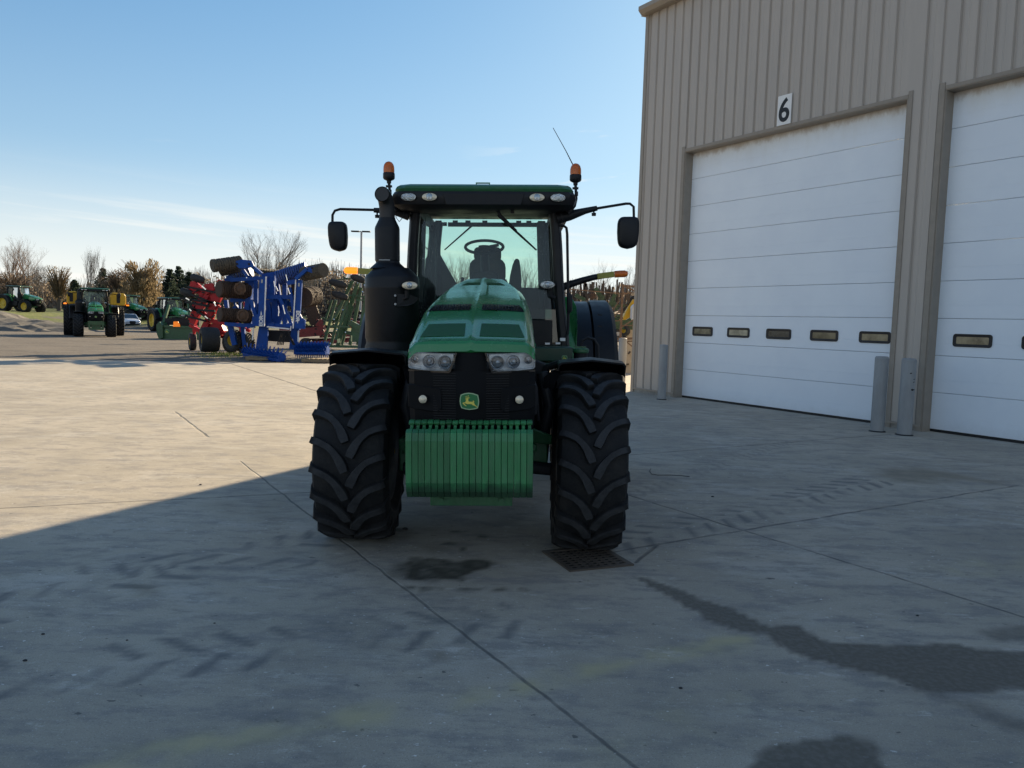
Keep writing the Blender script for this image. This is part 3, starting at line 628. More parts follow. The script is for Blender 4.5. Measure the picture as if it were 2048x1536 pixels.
# ------------------------------------------------------------------ main tractor (local frame: x right, y back, z up, origin under the front axle)
TO = Vector((-.235, 6.1, 0)); TILT = .025
T = thing('tractor', 'big green tractor with stacked front weights parked at the centre facing the viewer', 'tractor', TO)
T.rotation_euler = (0, -TILT, 0)
def ht(y):   # bonnet crest height
    pts = [(-1.10,1.555),(-1.088,1.605),(-1.07,1.622),(-1.0,1.638),(-.95,1.656),(-.8,1.712),(-.7,1.752),(-.5,1.812),(-.3,1.863),(0,1.922),(.3,1.972),(.7,2.042),(1.0,2.097),(1.3,2.162)]
    for (a, za), (b_, zb_) in zip(pts, pts[1:]):
        if y <= b_: return za+(zb_-za)*(y-a)/(b_-a)
    return pts[-1][1]
def hw(y): # top half width
    pts = [(-1.10,.405),(-.95,.412),(-.7,.402),(-.3,.392),(.3,.362),(.7,.33),(1.0,.29),(1.3,.19)]
    for (a, za), (b_, zb_) in zip(pts, pts[1:]):
        if y <= b_: return za+(zb_-za)*(y-a)/(b_-a)
    return pts[-1][1]
def yfront(x): return .085*(abs(x)/.42)**2.2   # nose curves back at the sides
def hoodpt(x, y, off=0):
    """point on the bonnet top at lateral x (|x|<=hw)"""
    h = hw(y); u = min(1, abs(x)/h)
    z = ht(y) - .012*u**2 - (.035*((u-.86)/.14)**2 if u > .86 else 0)
    if abs(x) < .028: z += .010*(1-abs(x)/.028)
    yy = y + yfront(x)*max(0, min(1, (.2-y)/1.3))
    return Vector((x, yy, z+off))
hb = M(); secs = []
ysl = [-1.10,-1.094,-1.088,-1.078,-1.07,-1.05,-1.0,-.95,-.88,-.8,-.7,-.6,-.5,-.4,-.3,-.15,0,.15,.3,.5,.7,.85,1.0,1.15,1.3]
us = [0,.012,.028,.06,.12,.2,.3,.4,.5,.6,.7,.8,.86,.9,.94,.97,1.0]
for y in ysl:
    h = hw(y); half = []
    for u in us:
        x = u if u <= .06 else u*h
        half.append(hoodpt(x, y))
    e = half[-1]; yb = e.y; sw = max(.425, h+.012)
    zb_ = 1.555 if y < -.9 else 1.40 if y > -.75 else 1.555-.155*(y+.9)/.15
    half += [Vector((h+.35*(sw-h)+.008, yb, e.z-.035)), Vector((h+.7*(sw-h)+.010, yb, e.z-(e.z-zb_)*.35)), Vector((sw, yb, e.z-(e.z-zb_)*.7)), Vector((sw+.002, yb, zb_))] if e.z-zb_ > .05 else [Vector((h+.010, yb, e.z-.006)), Vector((h+.013, yb, e.z-.014)), Vector((h+.014, yb, e.z-.022)), Vector((h+.015, yb, zb_-.02))]
    sec = [Vector((-p.x, p.y, p.z)) for p in reversed(half)] + half[1:]
    secs.append(sec)
hb.loft(secs, caps=False, closed=False)
# nose lip turned down over the lamps
f0 = secs[0]; lip = [Vector((p.x, p.y+.012, 1.548)) for p in f0]; lip2 = [Vector((p.x, p.y+.05, 1.546)) for p in f0]
hb.loft([f0, lip, lip2], caps=False, closed=False)
hood = hb.build('bonnet', GREEN, T, smooth=28)
def patch(name, mat, corners, off=.004, nx=10, ny=6, parent=hood, smooth=60):
    """corners: (x0,x1,y0,y1,x0b,x1b): x range at y0 and at y1"""
    x0, x1, y0, y1, a0, a1 = corners; q = M(); rows = []
    for j in range(ny+1):
        t = j/ny; y = y0+(y1-y0)*t; xa = x0+(a0-x0)*t; xb = x1+(a1-x1)*t
        rows.append([hoodpt(xa+(xb-xa)*i/nx, y, off) for i in range(nx+1)])
    q.loft(rows, caps=False, closed=False); return q.build(name, mat, parent, smooth=smooth)
for s in (-1, 1):
    patch('bonnet_screen', SCREEN, (s*.050, s*.352, -.965, -.745, s*.055, s*.315), .003)
    v = patch('bonnet_vent', BLACKG, (s*.042, s*.358, -.43, -.215, s*.042, s*.32), .004)
    q = M()
    for k in range(12):
        x = s*(.06+k*.0225); q.beam(hoodpt(x, -.40, .007), hoodpt(x, -.24, .007), .003, .003)
    q.build('vent_rib', BLACKM, v, smooth=0)
    patch('rear_vent', SCREEN, (s*.03, s*.20, .93, 1.06, s*.03, s*.15), .003, smooth=60)
# nose: black grille housing
def nose_x(z): return .424
gs = []
for z, hwid, dy in ((1.424,.424,-.005),(1.3,.424,.0),(1.15,.424,.015),(1.05,.420,.03),(.98,.40,.06)):
    row = []
    for k in range(-10, 11):
        x = hwid*k/10; row.append(Vector((x, -1.075+dy+yfront(x)+(.05 if abs(k) == 10 else 0), z)))
    row = [Vector((-hwid, -.45, z))] + row + [Vector((hwid, -.45, z))]
    gs.append(row)
q = M(); q.loft(gs, caps=False, closed=False); q.loft([[Vector((x, -1.078+yfront(x)+(.0 if abs(x) < .09 else .02), z)) for x in (-.118,-.09,-.05,0,.05,.09,.118)] for z in (1.545, 1.424)], caps=False, closed=False)
q.loft([[Vector((x, y, z)) for x, y in ((-.41,-.45),(-.41,-.90),(-.1,-.96),(.1,-.96),(.41,-.90),(.41,-.45))] for z in (1.55,1.42)], caps=False, closed=False)
grille = q.build('grille', GRILL, T, smooth=30)
for s in (-1, 1):
    q = M()
    for k in range(22): q.beam((s*.10, -1.082+yfront(.1), 1.41-k*.0165), (s*.25, -1.082+yfront(.25), 1.41-k*.0165), .003, .004)
    q.build('grille_slats', BLACKM, grille, smooth=0)
for s in (-1, 1):
    q = M(); q.beam((s*.42, -.99, 1.425), (s*.14, -1.085, 1.418), .012, .012); q.beam((s*.14, -1.085, 1.418), (s*.095, -1.09, 1.545), .010, .012); q.build('lamp_bezel', BLACKG, grille, smooth=0)
# fog light pods
for s in (-1, 1):
    q = M(); q.prism([(s*.20, -1.075, 1.31), (s*.425, -1.0, 1.335), (s*.425, -.995, 1.18), (s*.38, -1.01, 1.165), (s*.22, -1.062, 1.15), (s*.19, -1.07, 1.18)], (0, .03, 0)); q.build('lamp_surround', GRILL, grille, bevel=.006)
    fx = s*.318; fy = -1.045
    q = M(); q.lathe([(.030, 0), (.030, .012), (.024, .02), (.02, .016)], 20, axis='y', c=(fx, fy-.02, 1.238)); fg = q.build('work_light', BLACKG, T)
    q = M(); q.lathe([(.0275, 0), (.026, -.006), (.018, -.011), (.006, -.014)], 20, axis='y', c=(fx, fy-.018, 1.238)); q.build('lens', LENSW, fg)
# emblem
EB = pm('emblem_green', (.01,.16,.045), .35, var=.05); EY = pm('emblem_yellow', (.68,.58,.10), .4, var=.05); EE = pm('emblem_rim', (.36,.50,.30), .4, var=.05)
badge = [(628,540),(760,490),(900,470),(1040,485),(1225,545),(1250,650),(1265,780),(1250,900),(1220,1010),(1080,1045),(940,1062),(800,1045),(650,1000),(610,880),(592,760),(605,640)]
deer = [(780,682),(835,660),(862,652),(893,660),(893,690),(890,745),(905,775),(1000,782),(1055,776),(1050,745),(1062,726),(1076,755),(1100,768),(1085,800),(1100,840),(1120,885),(1165,920),(1215,978),(1203,988),(1150,940),(1095,912),(1050,900),(1005,865),(940,858),(850,862),(800,835),(735,832),(770,868),(832,922),(812,934),(740,884),(693,826),(720,810),(790,800),(805,750),(826,700),(790,694)]
antl = [[(885,656),(902,620),(905,580),(882,558)],[(902,622),(860,626),(800,622),(790,598)],[(860,626),(835,578)],[(896,652),(945,640)]]
def emblem(parent, c, w_, yoff=0, mm=.0):
    s_ = w_/673; cx, cy = 928, 766
    def E_(p, y): return Vector((c[0]+(p[0]-cx)*s_, c[1]+y, c[2]-(p[1]-cy)*s_))
    q = M(); q.prism([E_(p, 0) for p in badge], (0, -.006*w_/.12, 0)); e = q.build('emblem', EE, parent, smooth=0)
    q = M(); q.prism([E_((cx+(p[0]-cx)*.90, cy+(p[1]-cy)*.89), -.006*w_/.12) for p in badge], (0, -.0015, 0)); q.build('badge_field', EB, e, smooth=0)
    q = M(); q.prism([E_(p, -.0076*w_/.12-.0001) for p in deer], (0, -.0015, 0))
    for st_ in antl:
        for a, c2 in zip(st_, st_[1:]): q.beam(E_(a, -.0084*w_/.12), E_(c2, -.0084*w_/.12), .0015, w_*.022)
    q.build('deer', EY, e, smooth=0)
emblem(T, (-.010, -1.084, 1.228), .128)
# headlights
for s in (-1, 1):
    def HP(x, z, y=0): return Vector((s*x, -1.086+yfront(x)+y, z))
    outl = [(.100,1.540),(.20,1.541),(.32,1.545),(.417,1.548),(.423,1.52),(.421,1.450),(.410,1.438),(.30,1.428),(.19,1.424),(.135,1.428),(.122,1.45)]
    cx_0, cz_0 = .27, 1.485
    q = M(); n = len(outl)
    front = [HP(x, z, -.004) for x, z in outl]; back = [HP(cx_0+(x-cx_0)*.93, cz_0+(z-cz_0)*.85, .045) for x, z in outl]
    q.loft([front, back], caps=False); q.add(back, [tuple(range(n))]); hl = q.build('headlight', pm('lamp_housing', (.90,.91,.92), .25, metal=.15, var=.15, scale=14), T, smooth=0)
    q = M(); q.add(front, []); 
    cols = 12; top = []; bot = []
    rows = []
    for k in range(cols+1):
        x = .104+(.418-.104)*k/cols; zt = 1.540+.008*k/cols; zb_ = 1.4255+ (.018*max(0, (.16-x)/.05)) + (.012*max(0,(x-.36)/.06))
        rows.append([HP(x, zb_, -.007), HP(x, (zt+zb_)/2, -.016), HP(x, zt, -.007)])
    q = M(); q.loft(rows, caps=False, closed=False); q.build('lens_cover', HLGLASS, hl, smooth=60)
    for (x, z, r, kind) in ((.172,1.482,.047,0),(.275,1.486,.046,1),(.375,1.497,.027,2)):
        c = HP(x, z, .03)
        q = M(); q.lathe([(r, -.030), (r*.97, -.034), (r*.9, -.030), (r*.86, 0), (r*.6, .008)], 24, axis='y', c=c, caps=False); q.build('reflector_ring', CHROME, hl, smooth=40)
        q = M()
        if kind == 0: q.lathe([(r*.72, .0), (r*.66, -.016), (r*.45, -.028), (r*.2, -.033), (.001, -.034)], 24, axis='y', c=c, caps=False); q.build('projector_lens', BULB, hl)
        else:
            q.lathe([(r*.88, -.010), (r*.7, .002), (r*.42, .008)], 12, axis='y', c=c, caps=False)
            q.build('reflector', CHROME, hl, smooth=0)
            q = M(); q.lathe([(r*.45, .0), (r*.40, -.012), (r*.22, -.018), (.001, -.019)], 16, axis='y', c=c, caps=False); q.build('bulb', BULB, hl)
# front weights: paint stained dark near the bottom
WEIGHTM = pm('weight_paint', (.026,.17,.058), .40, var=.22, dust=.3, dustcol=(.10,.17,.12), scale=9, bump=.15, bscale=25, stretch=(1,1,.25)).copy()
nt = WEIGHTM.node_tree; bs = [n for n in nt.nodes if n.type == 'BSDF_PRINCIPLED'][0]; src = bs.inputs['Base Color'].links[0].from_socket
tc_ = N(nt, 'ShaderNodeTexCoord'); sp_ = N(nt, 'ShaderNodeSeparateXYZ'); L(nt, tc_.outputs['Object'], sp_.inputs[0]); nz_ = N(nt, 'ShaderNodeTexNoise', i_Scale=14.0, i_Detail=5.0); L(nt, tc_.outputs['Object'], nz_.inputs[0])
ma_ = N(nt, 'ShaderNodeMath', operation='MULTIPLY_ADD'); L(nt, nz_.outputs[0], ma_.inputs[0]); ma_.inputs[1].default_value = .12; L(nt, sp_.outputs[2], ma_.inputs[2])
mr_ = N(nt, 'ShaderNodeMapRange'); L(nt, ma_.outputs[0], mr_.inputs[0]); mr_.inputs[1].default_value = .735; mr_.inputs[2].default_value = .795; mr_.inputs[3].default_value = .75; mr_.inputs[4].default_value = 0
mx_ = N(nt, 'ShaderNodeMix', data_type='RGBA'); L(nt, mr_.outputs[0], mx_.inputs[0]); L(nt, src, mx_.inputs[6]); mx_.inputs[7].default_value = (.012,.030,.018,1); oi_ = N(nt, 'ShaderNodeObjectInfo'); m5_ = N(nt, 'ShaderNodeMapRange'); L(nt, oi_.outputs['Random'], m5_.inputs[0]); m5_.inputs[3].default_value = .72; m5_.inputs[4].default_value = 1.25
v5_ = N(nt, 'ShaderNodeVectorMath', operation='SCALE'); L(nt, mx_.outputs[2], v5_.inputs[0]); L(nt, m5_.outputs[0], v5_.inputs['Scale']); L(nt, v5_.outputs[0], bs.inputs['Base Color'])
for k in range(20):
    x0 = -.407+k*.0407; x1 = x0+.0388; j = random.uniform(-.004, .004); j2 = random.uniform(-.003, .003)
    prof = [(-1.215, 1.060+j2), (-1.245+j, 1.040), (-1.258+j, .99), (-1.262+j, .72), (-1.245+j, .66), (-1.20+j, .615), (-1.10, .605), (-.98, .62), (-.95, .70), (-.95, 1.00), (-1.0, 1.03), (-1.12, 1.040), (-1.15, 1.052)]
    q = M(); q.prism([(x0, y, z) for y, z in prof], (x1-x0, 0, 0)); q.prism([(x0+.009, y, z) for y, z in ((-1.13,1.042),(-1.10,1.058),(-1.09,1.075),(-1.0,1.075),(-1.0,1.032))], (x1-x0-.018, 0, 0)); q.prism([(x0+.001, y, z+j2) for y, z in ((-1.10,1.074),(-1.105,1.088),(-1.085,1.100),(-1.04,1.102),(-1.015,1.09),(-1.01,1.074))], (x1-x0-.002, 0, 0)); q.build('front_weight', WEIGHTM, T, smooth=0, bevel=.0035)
q = M(); q.box((0, -.98, .56), (.55, .10, .085)); q.box((0, -.75, .62), (.30, .5, .18)); wb = q.build('weight_bracket', GREENW, T, bevel=.005)
q = M()
for x in (-.20, .20): q.cyl((x, -1.035, .56), (x, -1.05, .56), .016, n=6)
q.build('bolt', GREENW, wb, smooth=0)
# chassis, engine sides, axle
q = M(); q.box((0, .3, 1.05), (.52, 2.3, .60)); q.box((0, 2.0, .95), (.62, 1.9, .55)); q.box((0, -.55, 1.2), (.60, .5, .45)); q.box((0, 3.0, .95), (.7, .6, .7)); q.box((-.42, .9, 1.32), (.5, .5, .25)); q.box((.36, -.2, 1.22), (.16, 1.4, .22)); q.build('chassis', BLACKM, T, bevel=.02)
q = M(); q.beam((-.62, 0, .70), (.55, 0, .72), .22, .26); q.beam((-.5, -.20, .78), (.46, -.20, .78), .06, .06); q.cyl((-.10, -.22, .62), (-.45, -.25, .62), .035, n=12); q.box((0, -.05, .78), (.4, .5, .28)); q.prism([(.40, -.30, .95), (.58, -.28, .88), (.58, -.2, .80), (.40, -.22, .82)], (0, .06, 0)); q.prism([(-.40, -.30, .92), (-.60, -.28, .80), (-.58, -.2, .72), (-.40, -.22, .80)], (0, .06, 0)); q.build('front_axle', GREENW, T, bevel=.012)
q = M(); q.tube([(.48,-.1,1.3),(.52,-.15,1.1),(.50,-.1,.9),(.46,0,.8)], .022); q.tube([(.45,-.2,1.25),(.47,-.25,1.0),(.5,-.1,.85)], .016); q.tube([(-.46,-.1,1.2),(-.5,-.15,1.0),(-.52,-.1,.85)], .02); q.build('hydraulic_hose', BLACKM, T)
for s in (-1, 1):
    q = M(); q.prism([(s*.40, .05, 1.46), (s*.56, .05, 1.40), (s*.60, .05, 1.15), (s*.56, .05, .62), (s*.42, .05, .58), (s*.38, .05, .9)], (0, .35, 0)); q.tube([(s*.50,-.12,1.36),(s*.56,-.16,1.1),(s*.50,-.14,.82)], .05); q.cyl((s*.34,-.14,.62),(s*.58,-.16,.60),.05,n=12)
    q.build('axle_suspension', BLACKM, T, smooth=30, bevel=.01)
# tyres
def tyre_mesh(q, R, W, nl, lug=.042, rimr=.42, flip=1, n=96, bulge=1.0):
    h = W/2; pr = []
    Rc = R-lug
    for u, r in ((-.80, rimr*R/.70), (-.94, (rimr+.05)*R/.70), (-1.02*bulge, Rc-.17), (-1.03*bulge, Rc-.11), (-.99, Rc-.055), (-.93, Rc-.028), (-.80, Rc-.012), (-.5, Rc-.002), (0, Rc+.002), (.5, Rc-.002), (.80, Rc-.012), (.93, Rc-.028), (.99, Rc-.055), (1.03*bulge, Rc-.11), (1.02*bulge, Rc-.17), (.94, (rimr+.05)*R/.70), (.80, rimr*R/.70)): pr.append((r, u*h))
    vs = []
    for r, x in pr:
        for k in range(n):
            t = 2*pi*k/n; vs.append(Vector((x, r*cos(t), r*sin(t))))
    q.add(vs, [(i*n+k, i*n+(k+1) % n, (i+1)*n+(k+1) % n, (i+1)*n+k) for i in range(len(pr)-1) for k in range(n)])
    def base(u): u = abs(u); return Rc - (0 if u < .5 else .012*(u-.5)/.3 if u < .8 else .012+.016*(u-.8)/.13 if u < .93 else .028+.05*(u-.93)/.09)
    path = [(.06, -.01, .056), (.12, .03, .066), (.17, .058, .064), (.24, .095, .056), (.36, .14, .047), (.52, .18, .045), (.70, .205, .046), (.86, .222, .048), (1.0, .235, .052)]
    sc = W/.56
    for sd in (-1, 1):
        for k in range(nl):
            th0 = 2*pi*(k+(.5 if sd > 0 else 0))/nl; rows = []
            for i, (u, s_, wd) in enumerate(path):
                u2, s2 = path[min(i+1, len(path)-1)][:2]; u1, s1 = path[max(i-1, 0)][:2]
                dx, ds = (u2-u1)*h, (s2-s1)*sc; ln = math.hypot(dx, ds); nx_, ns = -ds/ln, dx/ln
                rb = base(u)-.006; rt = R - (.0 if u < .55 else .022*((u-.55)/.45)**2 + (0 if u < .95 else .008))
                row = []
                for (o_, rr) in ((-.5*wd*1.25, rb), (-.5*wd, rt), (.5*wd, rt), (.5*wd*1.25, rb)):
                    x = (u*h+nx_*o_*sc)*sd; a = th0 + flip*(s_*sc+ns*o_*sc)/R
                    row.append(Vector((x, rr*cos(a), rr*sin(a))))
                rows.append(row)
            # shoulder drop
            u, s_, wd = path[-1]; row = []
            for (o_, rr) in ((-.5*wd*1.2, Rc-.12), (-.5*wd, Rc-.07), (.5*wd, Rc-.07), (.5*wd*1.2, Rc-.12)):
                a = th0 + flip*(s_*sc+.01+o_*sc)/R; row.append(Vector((h*1.045*sd, rr*cos(a), rr*sin(a))))
            rows.append(row); q.loft(rows, caps=True, closed=True)
    return q
def rim_mesh(q, R, W, rimr=.42, side=1):
    h = W/2; r0 = rimr*R/.70
    q.lathe([(r0*1.02, -h*.82), (r0*.98, -h*.74), (r0*.9, -h*.5), (r0*.88, h*.3*side), (r0*.9, h*.5), (r0*.98, h*.74), (r0*1.02, h*.82)], 40, axis='x', caps=False)
    q.lathe([(r0*.89, h*.30*side), (r0*.6, h*.12*side), (r0*.45, h*.14*side), (r0*.40, h*.25*side), (r0*.36, h*.38*side), (.02, h*.40*side)], 40, axis='x', caps=False)
    q.lathe([(r0*.89, h*.27*side), (r0*.5, h*.05*side), (.02, h*.05*side)], 40, axis='x', caps=False)
    for k in range(10):
        a = 2*pi*k/10; q.cyl((h*.12*side, r0*.52*cos(a), r0*.52*sin(a)), (h*.22*side, r0*.52*cos(a), r0*.52*sin(a)), .014, n=6)
    return q
def tractor_wheel(name, x, y, R, W, nl, side, lug=.042, phase=0):
    p = T.matrix_basis.inverted() @ Vector((TO.x+x, TO.y+y, R-.012)) if False else Matrix.Rotation(TILT, 4, 'Y') @ Vector((x, y, R-.012))
    q = rim_mesh(M(), R, W, side=side); wh = q.build(name, YELLOW, T, smooth=30); wh.location = p; wh.rotation_euler = (phase, TILT, 0)
    q = M(); q.lathe([(R*.60, -W*.36*side), (R*.56, -W*.44*side), (R*.3, -W*.46*side), (.02, -W*.47*side)], 32, axis='x', caps=False); q.build('hub_housing', BLACKM, wh, smooth=40)
    q = tyre_mesh(M(), R, W, nl, lug, flip=-1); q.build('tyre', TYREF if R < .8 else TYRER, wh, smooth=28); return wh
bpy.context.view_layer.update()
wl = tractor_wheel('front_wheel', -.948, .03, .70, .54, 20, -1, .048, .05); wl.rotation_euler.z = .02
wr_ = tractor_wheel('front_wheel', .842, -.07, .70, .50, 20, 1, .048, .16); wr_.rotation_euler.z = -.01
rl_ = tractor_wheel('rear_wheel', -1.09, 3.05, .98, .62, 24, -1, .055)
rr_ = tractor_wheel('rear_wheel', 1.05, 3.05, .98, .62, 24, 1, .055)
# front fenders: arcs over the front tyres
for s, xa, xb, zc, yc in ((-1, -1.195, -.60, .70, .03), (1, .590, 1.105, .68, -.05)):
    q = M(); rows = []
    for k in range(15):
        a = radians(101-k*7.6)   # from the front lip over the top to the rear
        rr = .80; cy, cz = cos(a), sin(a)
        row = []
        for (x, dr) in ((xa, -.115), (xa-.004, -.030), (xa+.015, -.012), ((xa+xb)/2, .018), (xb-.015, -.004), (xb+.004, -.022), (xb, -.115)):
            row.append(Vector((x, yc-(rr+dr)*cos(a)*-1*-1 if False else yc+(rr+dr)*cos(a), zc+(rr+dr)*sin(a))))
        row += [Vector((p.x*1.0, yc+(rr-.12)*cos(a), zc+(rr-.12)*sin(a))) if i in (0, 6) else Vector((p.x+(.01 if p.x < (xa+xb)/2 else -.01), p.y-.012*cos(a), p.z-.012*sin(a))) for i, p in reversed(list(enumerate(row)))]
        rows.append([Matrix.Rotation(TILT, 4, 'Y') @ v for v in row])
    q.loft(rows); fd = q.build('front_fender', BLACK, T, smooth=40)
    q = M(); xi = xb if s < 0 else xa
    R_ = Matrix.Rotation(TILT, 4, 'Y')
    q.tube([R_ @ Vector(v) for v in ((xi-s*-.02, .0, 1.44), (xi-s*.08, .05, 1.40), (xi-s*.14, .08, 1.15), (xi-s*.14, .05, .80))], [.03,.035,.04,.045], 8)
    q.build('fender_bracket', BLACKM, fd)
    q = M(); q.prism([R_ @ Vector(v) for v in ((xi, -.30, 1.40), (xi-s*.05, -.28, 1.40), (xi-s*.11, -.22, 1.34), (xi-s*.13, -.1, 1.1), (xi-s*.10, -.05, .95), (xi, -.15, 1.3))], (0, .02, 0)); q.build('mud_flap', BLACK, fd, smooth=0)
# ---- cab
YC = 1.32
cabm = M()
for s in (-1, 1):   # A pillars follow the screen edge, bulging outward low down
    pts = [(.655, 2.86), (.668, 2.75), (.690, 2.45), (.705, 2.15), (.725, 1.90), (.745, 1.70), (.765, 1.50)]
    rows = []
    for i, (x, z) in enumerate(pts):
        wd = .098 if z > 1.8 else .11
        rows.append([Vector((s*(x-wd/2), YC-.02, z)), Vector((s*(x-wd/4), YC-.05, z)), Vector((s*(x+wd/4), YC-.045, z)), Vector((s*(x+wd/2), YC, z)), Vector((s*(x+wd/2), YC+.07, z)), Vector((s*(x-wd/2), YC+.06, z))])
    cabm.loft(rows)
    # B and C pillars
    cabm.beam((s*.735, 2.15, 1.55), (s*.69, 2.15, 2.85), .07, .05); cabm.beam((s*.75, 2.98, 1.75), (s*.63, 2.98, 2.90), .15, .08)
    cabm.beam((s*.72, YC+.06, 1.50), (s*.72, 2.2, 1.50), .10, .08)
cabm.box((0, 3.0, 2.972), (1.35, .10, .03)); cabm.box((0, 2.98, 1.80), (1.5, .08, .70)); cabm.box((0, 3.06, 1.70), (1.86, .06, .56))
cabm.prism([(-.60, 2.94, 2.1), (-.34, 2.94, 2.1), (-.60, 2.94, 2.56)], (0, .04, 0)); cabm.prism([(-.64,2.94,2.2),(-.60,2.94,2.2),(-.565,2.94,2.92),(-.64,2.94,2.92)], (0,.04,0)); cabm.prism([(.64,2.94,2.2),(.60,2.94,2.2),(.55,2.94,2.92),(.64,2.94,2.92)], (0,.04,0))
cabm.box((0, 2.2, 1.52), (1.5, 1.7, .10)); cabm.box((0, YC+.02, 1.62), (1.30, .06, .30))
cab = cabm.build('cab_frame', BLACK, T, smooth=35, bevel=.006)
q = M()   # curved windscreen
rows = []
for i in range(9):
    t = i/8; z = 1.78+(2.845-1.78)*t; xw = .640-.045*t
    rows.append([Vector((xw*k/8, YC-.11+.05*(abs(k)/8)**2+.075*t, z)) for k in range(-8, 9)])
q.loft(rows, caps=False, closed=False); q.build('windscreen', GLASS, T, smooth=60)
for s in (-1, 1): q = M(); q.box((s*.66, YC+.0, 1.70), (.16, .012, .34)); q.build('lower_window', GLASSC, T, smooth=0)
for s in (-1, 1):
    q = M(); q.add([(s*.775, YC+.1, 1.56), (s*.74, 2.1, 1.56), (s*.69, 2.1, 2.84), (s*.695, YC+.1, 2.84)], [(0,1,2,3)]); q.build('side_window', GLASSR, T, smooth=0)
    q = M(); q.add([(s*.74, 2.2, 1.9), (s*.74, 2.93, 1.9), (s*.64, 2.93, 2.84), (s*.70, 2.2, 2.84)], [(0,1,2,3)]); q.build('side_window', GLASSR, T, smooth=0)
    q = M(); q.box((s*.712, 1.78, 1.72), (.02, .72, .46)); q.build('glare_block_panel', BLACKM, T, smooth=0)  # black panel added inside the all-glass door to block a bright reflection
    # dark inner trim of the rear posts
    q = M(); q.prism([(s*.62, 2.86, 1.9), (s*.56, 2.92, 1.9) if s < 0 else (s*.57, 2.92, 1.9), (s*(.585 if s < 0 else .535), 2.92, 2.90), (s*.62, 2.86, 2.90)], (s*.02, .03, 0)); q.build('post_trim', BLACKM, cab, smooth=0)
q = M(); q.add([(-.60, 3.04, 2.14), (.60, 3.04, 2.14), (.60, 3.04, 2.96), (-.60, 3.04, 2.96)], [(0,1,2,3)]); q.build('rear_window', GLASSR, T, smooth=0)
# roof
q = M(); secs = []
for z, xw, y0, y1, c in ((2.925,.820,.975,2.3,.10),(2.95,.824,.965,3.05,.10),(2.972,.812,.975,3.20,.11),(2.992,.785,1.0,3.18,.12),(3.003,.72,1.08,3.1,.12)):
    secs.append([Vector(v) for v in ((-xw+c, y0, z), (xw-c, y0, z), (xw-.02, y0+.05, z), (xw, y0+c+.05, z), (xw, y1-c, z), (xw-c, y1, z), (-xw+c, y1, z), (-xw, y1-c, z), (-xw, y0+c+.05, z), (-xw+.02, y0+.05, z))])
q.loft(secs)
roof = q.build('roof', pm('roof_green', (.012,.10,.032), .35, var=.1, coat=.3, dust=.1), T, smooth=25)
q = M(); q.box((-.01, 1.05, 3.012), (.13, .03, .008)); q.box((-.07, 1.05, 2.995), (.010, .03, .035)); q.box((.05, 1.05, 2.995), (.010, .03, .035)); q.build('roof_bracket', GREEN, roof, smooth=0)
q = M(); q.box((-.42, 1.3, 2.996), (.02, .3, .01)); q.box((.42, 1.3, 2.996), (.02, .3, .01)); q.build('roof_ridge', GREEN, roof, smooth=0)
q = M(); secs = []   # black underside with lamp band
for z, xw, y0, c in ((2.924,.83,.965,.07),(2.90,.845,.955,.06),(2.86,.85,.955,.08),(2.81,.83,.97,.10),(2.785,.78,1.02,.14),(2.775,.66,1.12,.14)):
    secs.append([Vector(v) for v in ((-xw+c, y0+.012, z), (-.38, y0, z), (0, y0-.01, z), (.38, y0, z), (xw-c, y0+.012, z), (xw-.015, y0+.06, z), (xw, y0+c+.08, z), (xw, 1.34, z), (-xw, 1.34, z), (-xw, y0+c+.08, z), (-xw+.015, y0+.06, z))])
q.loft(secs)
for s in (-1, 1): q.prism([(s*.84,1.34,2.924),(s*.66,1.34,2.924),(s*.66,1.34,2.80),(s*.76,1.34,2.785),(s*.84,1.34,2.83)], (0,1.8,0))
rh = q.build('roof_housing', BLACK, T, smooth=35)
q = M(); q.prism([(-.37, .955, 2.905), (.37, .955, 2.905), (.34, .955, 2.80), (-.34, .955, 2.80)], (0, -.012, 0)); q.build('front_visor', BLACKM, rh, bevel=.006)
for x, kind in ((-.678, 0), (-.488, 1), (.482, 1), (.671, 0)):
    c = (x, .945 if abs(x) < .6 else .955, 2.869)
    q = M(); q.lathe([(.074, .02), (.075, 0), (.070, -.008), (.066, -.004)], 28, axis='y', c=c, sy=.52); rl = q.build('roof_light', BLACKG, T)
    q = M(); q.lathe([(.067, -.005), (.05, -.011), (.02, -.015), (.002, -.016)], 28, axis='y', c=c, sy=.52, caps=False); q.build('lens', LENSM if kind == 0 else LENSW, rl)
    if kind:
        q = M(); q.lathe([(.029, -.012), (.026, -.018), (.001, -.021)], 18, axis='y', c=c, caps=False, sx=1, sy=1.1); q.build('bulb', BULB, rl)
for x, lx in ((-.690, 0), (.594, 1)):
    c = (x, 1.20, 2.10) if x > 0 else (-.632, .66, 2.062)
    q = M(); q.lathe([(.060, .09), (.074, .04), (.078, 0), (.072, -.012), (.066, -.006)], 28, axis='y', c=c, sy=.50); pl = q.build('pillar_light', BLACKG, T)
    q = M(); q.lathe([(.068, -.007), (.05, -.014), (.02, -.018), (.002, -.019)], 28, axis='y', c=c, sy=.50, caps=False); q.build('lens', LENSW if not lx else LENSM, pl)
    q = M(); q.lathe([(.026, -.016), (.02, -.022), (.001, -.024)], 14, axis='y', c=c, caps=False); q.build('bulb', BULB, pl)
    q = M(); sx_ = -1 if x < 0 else 1; q.tube([(c[0]+.03*sx_, c[1]+.04, c[2]-.04), (c[0]+.03*sx_, c[1]+.05, c[2]-.10), (c[0]+.07*sx_, c[1]+.07, c[2]-.12)], .022); q.build('lamp_arm', BLACKM, pl)
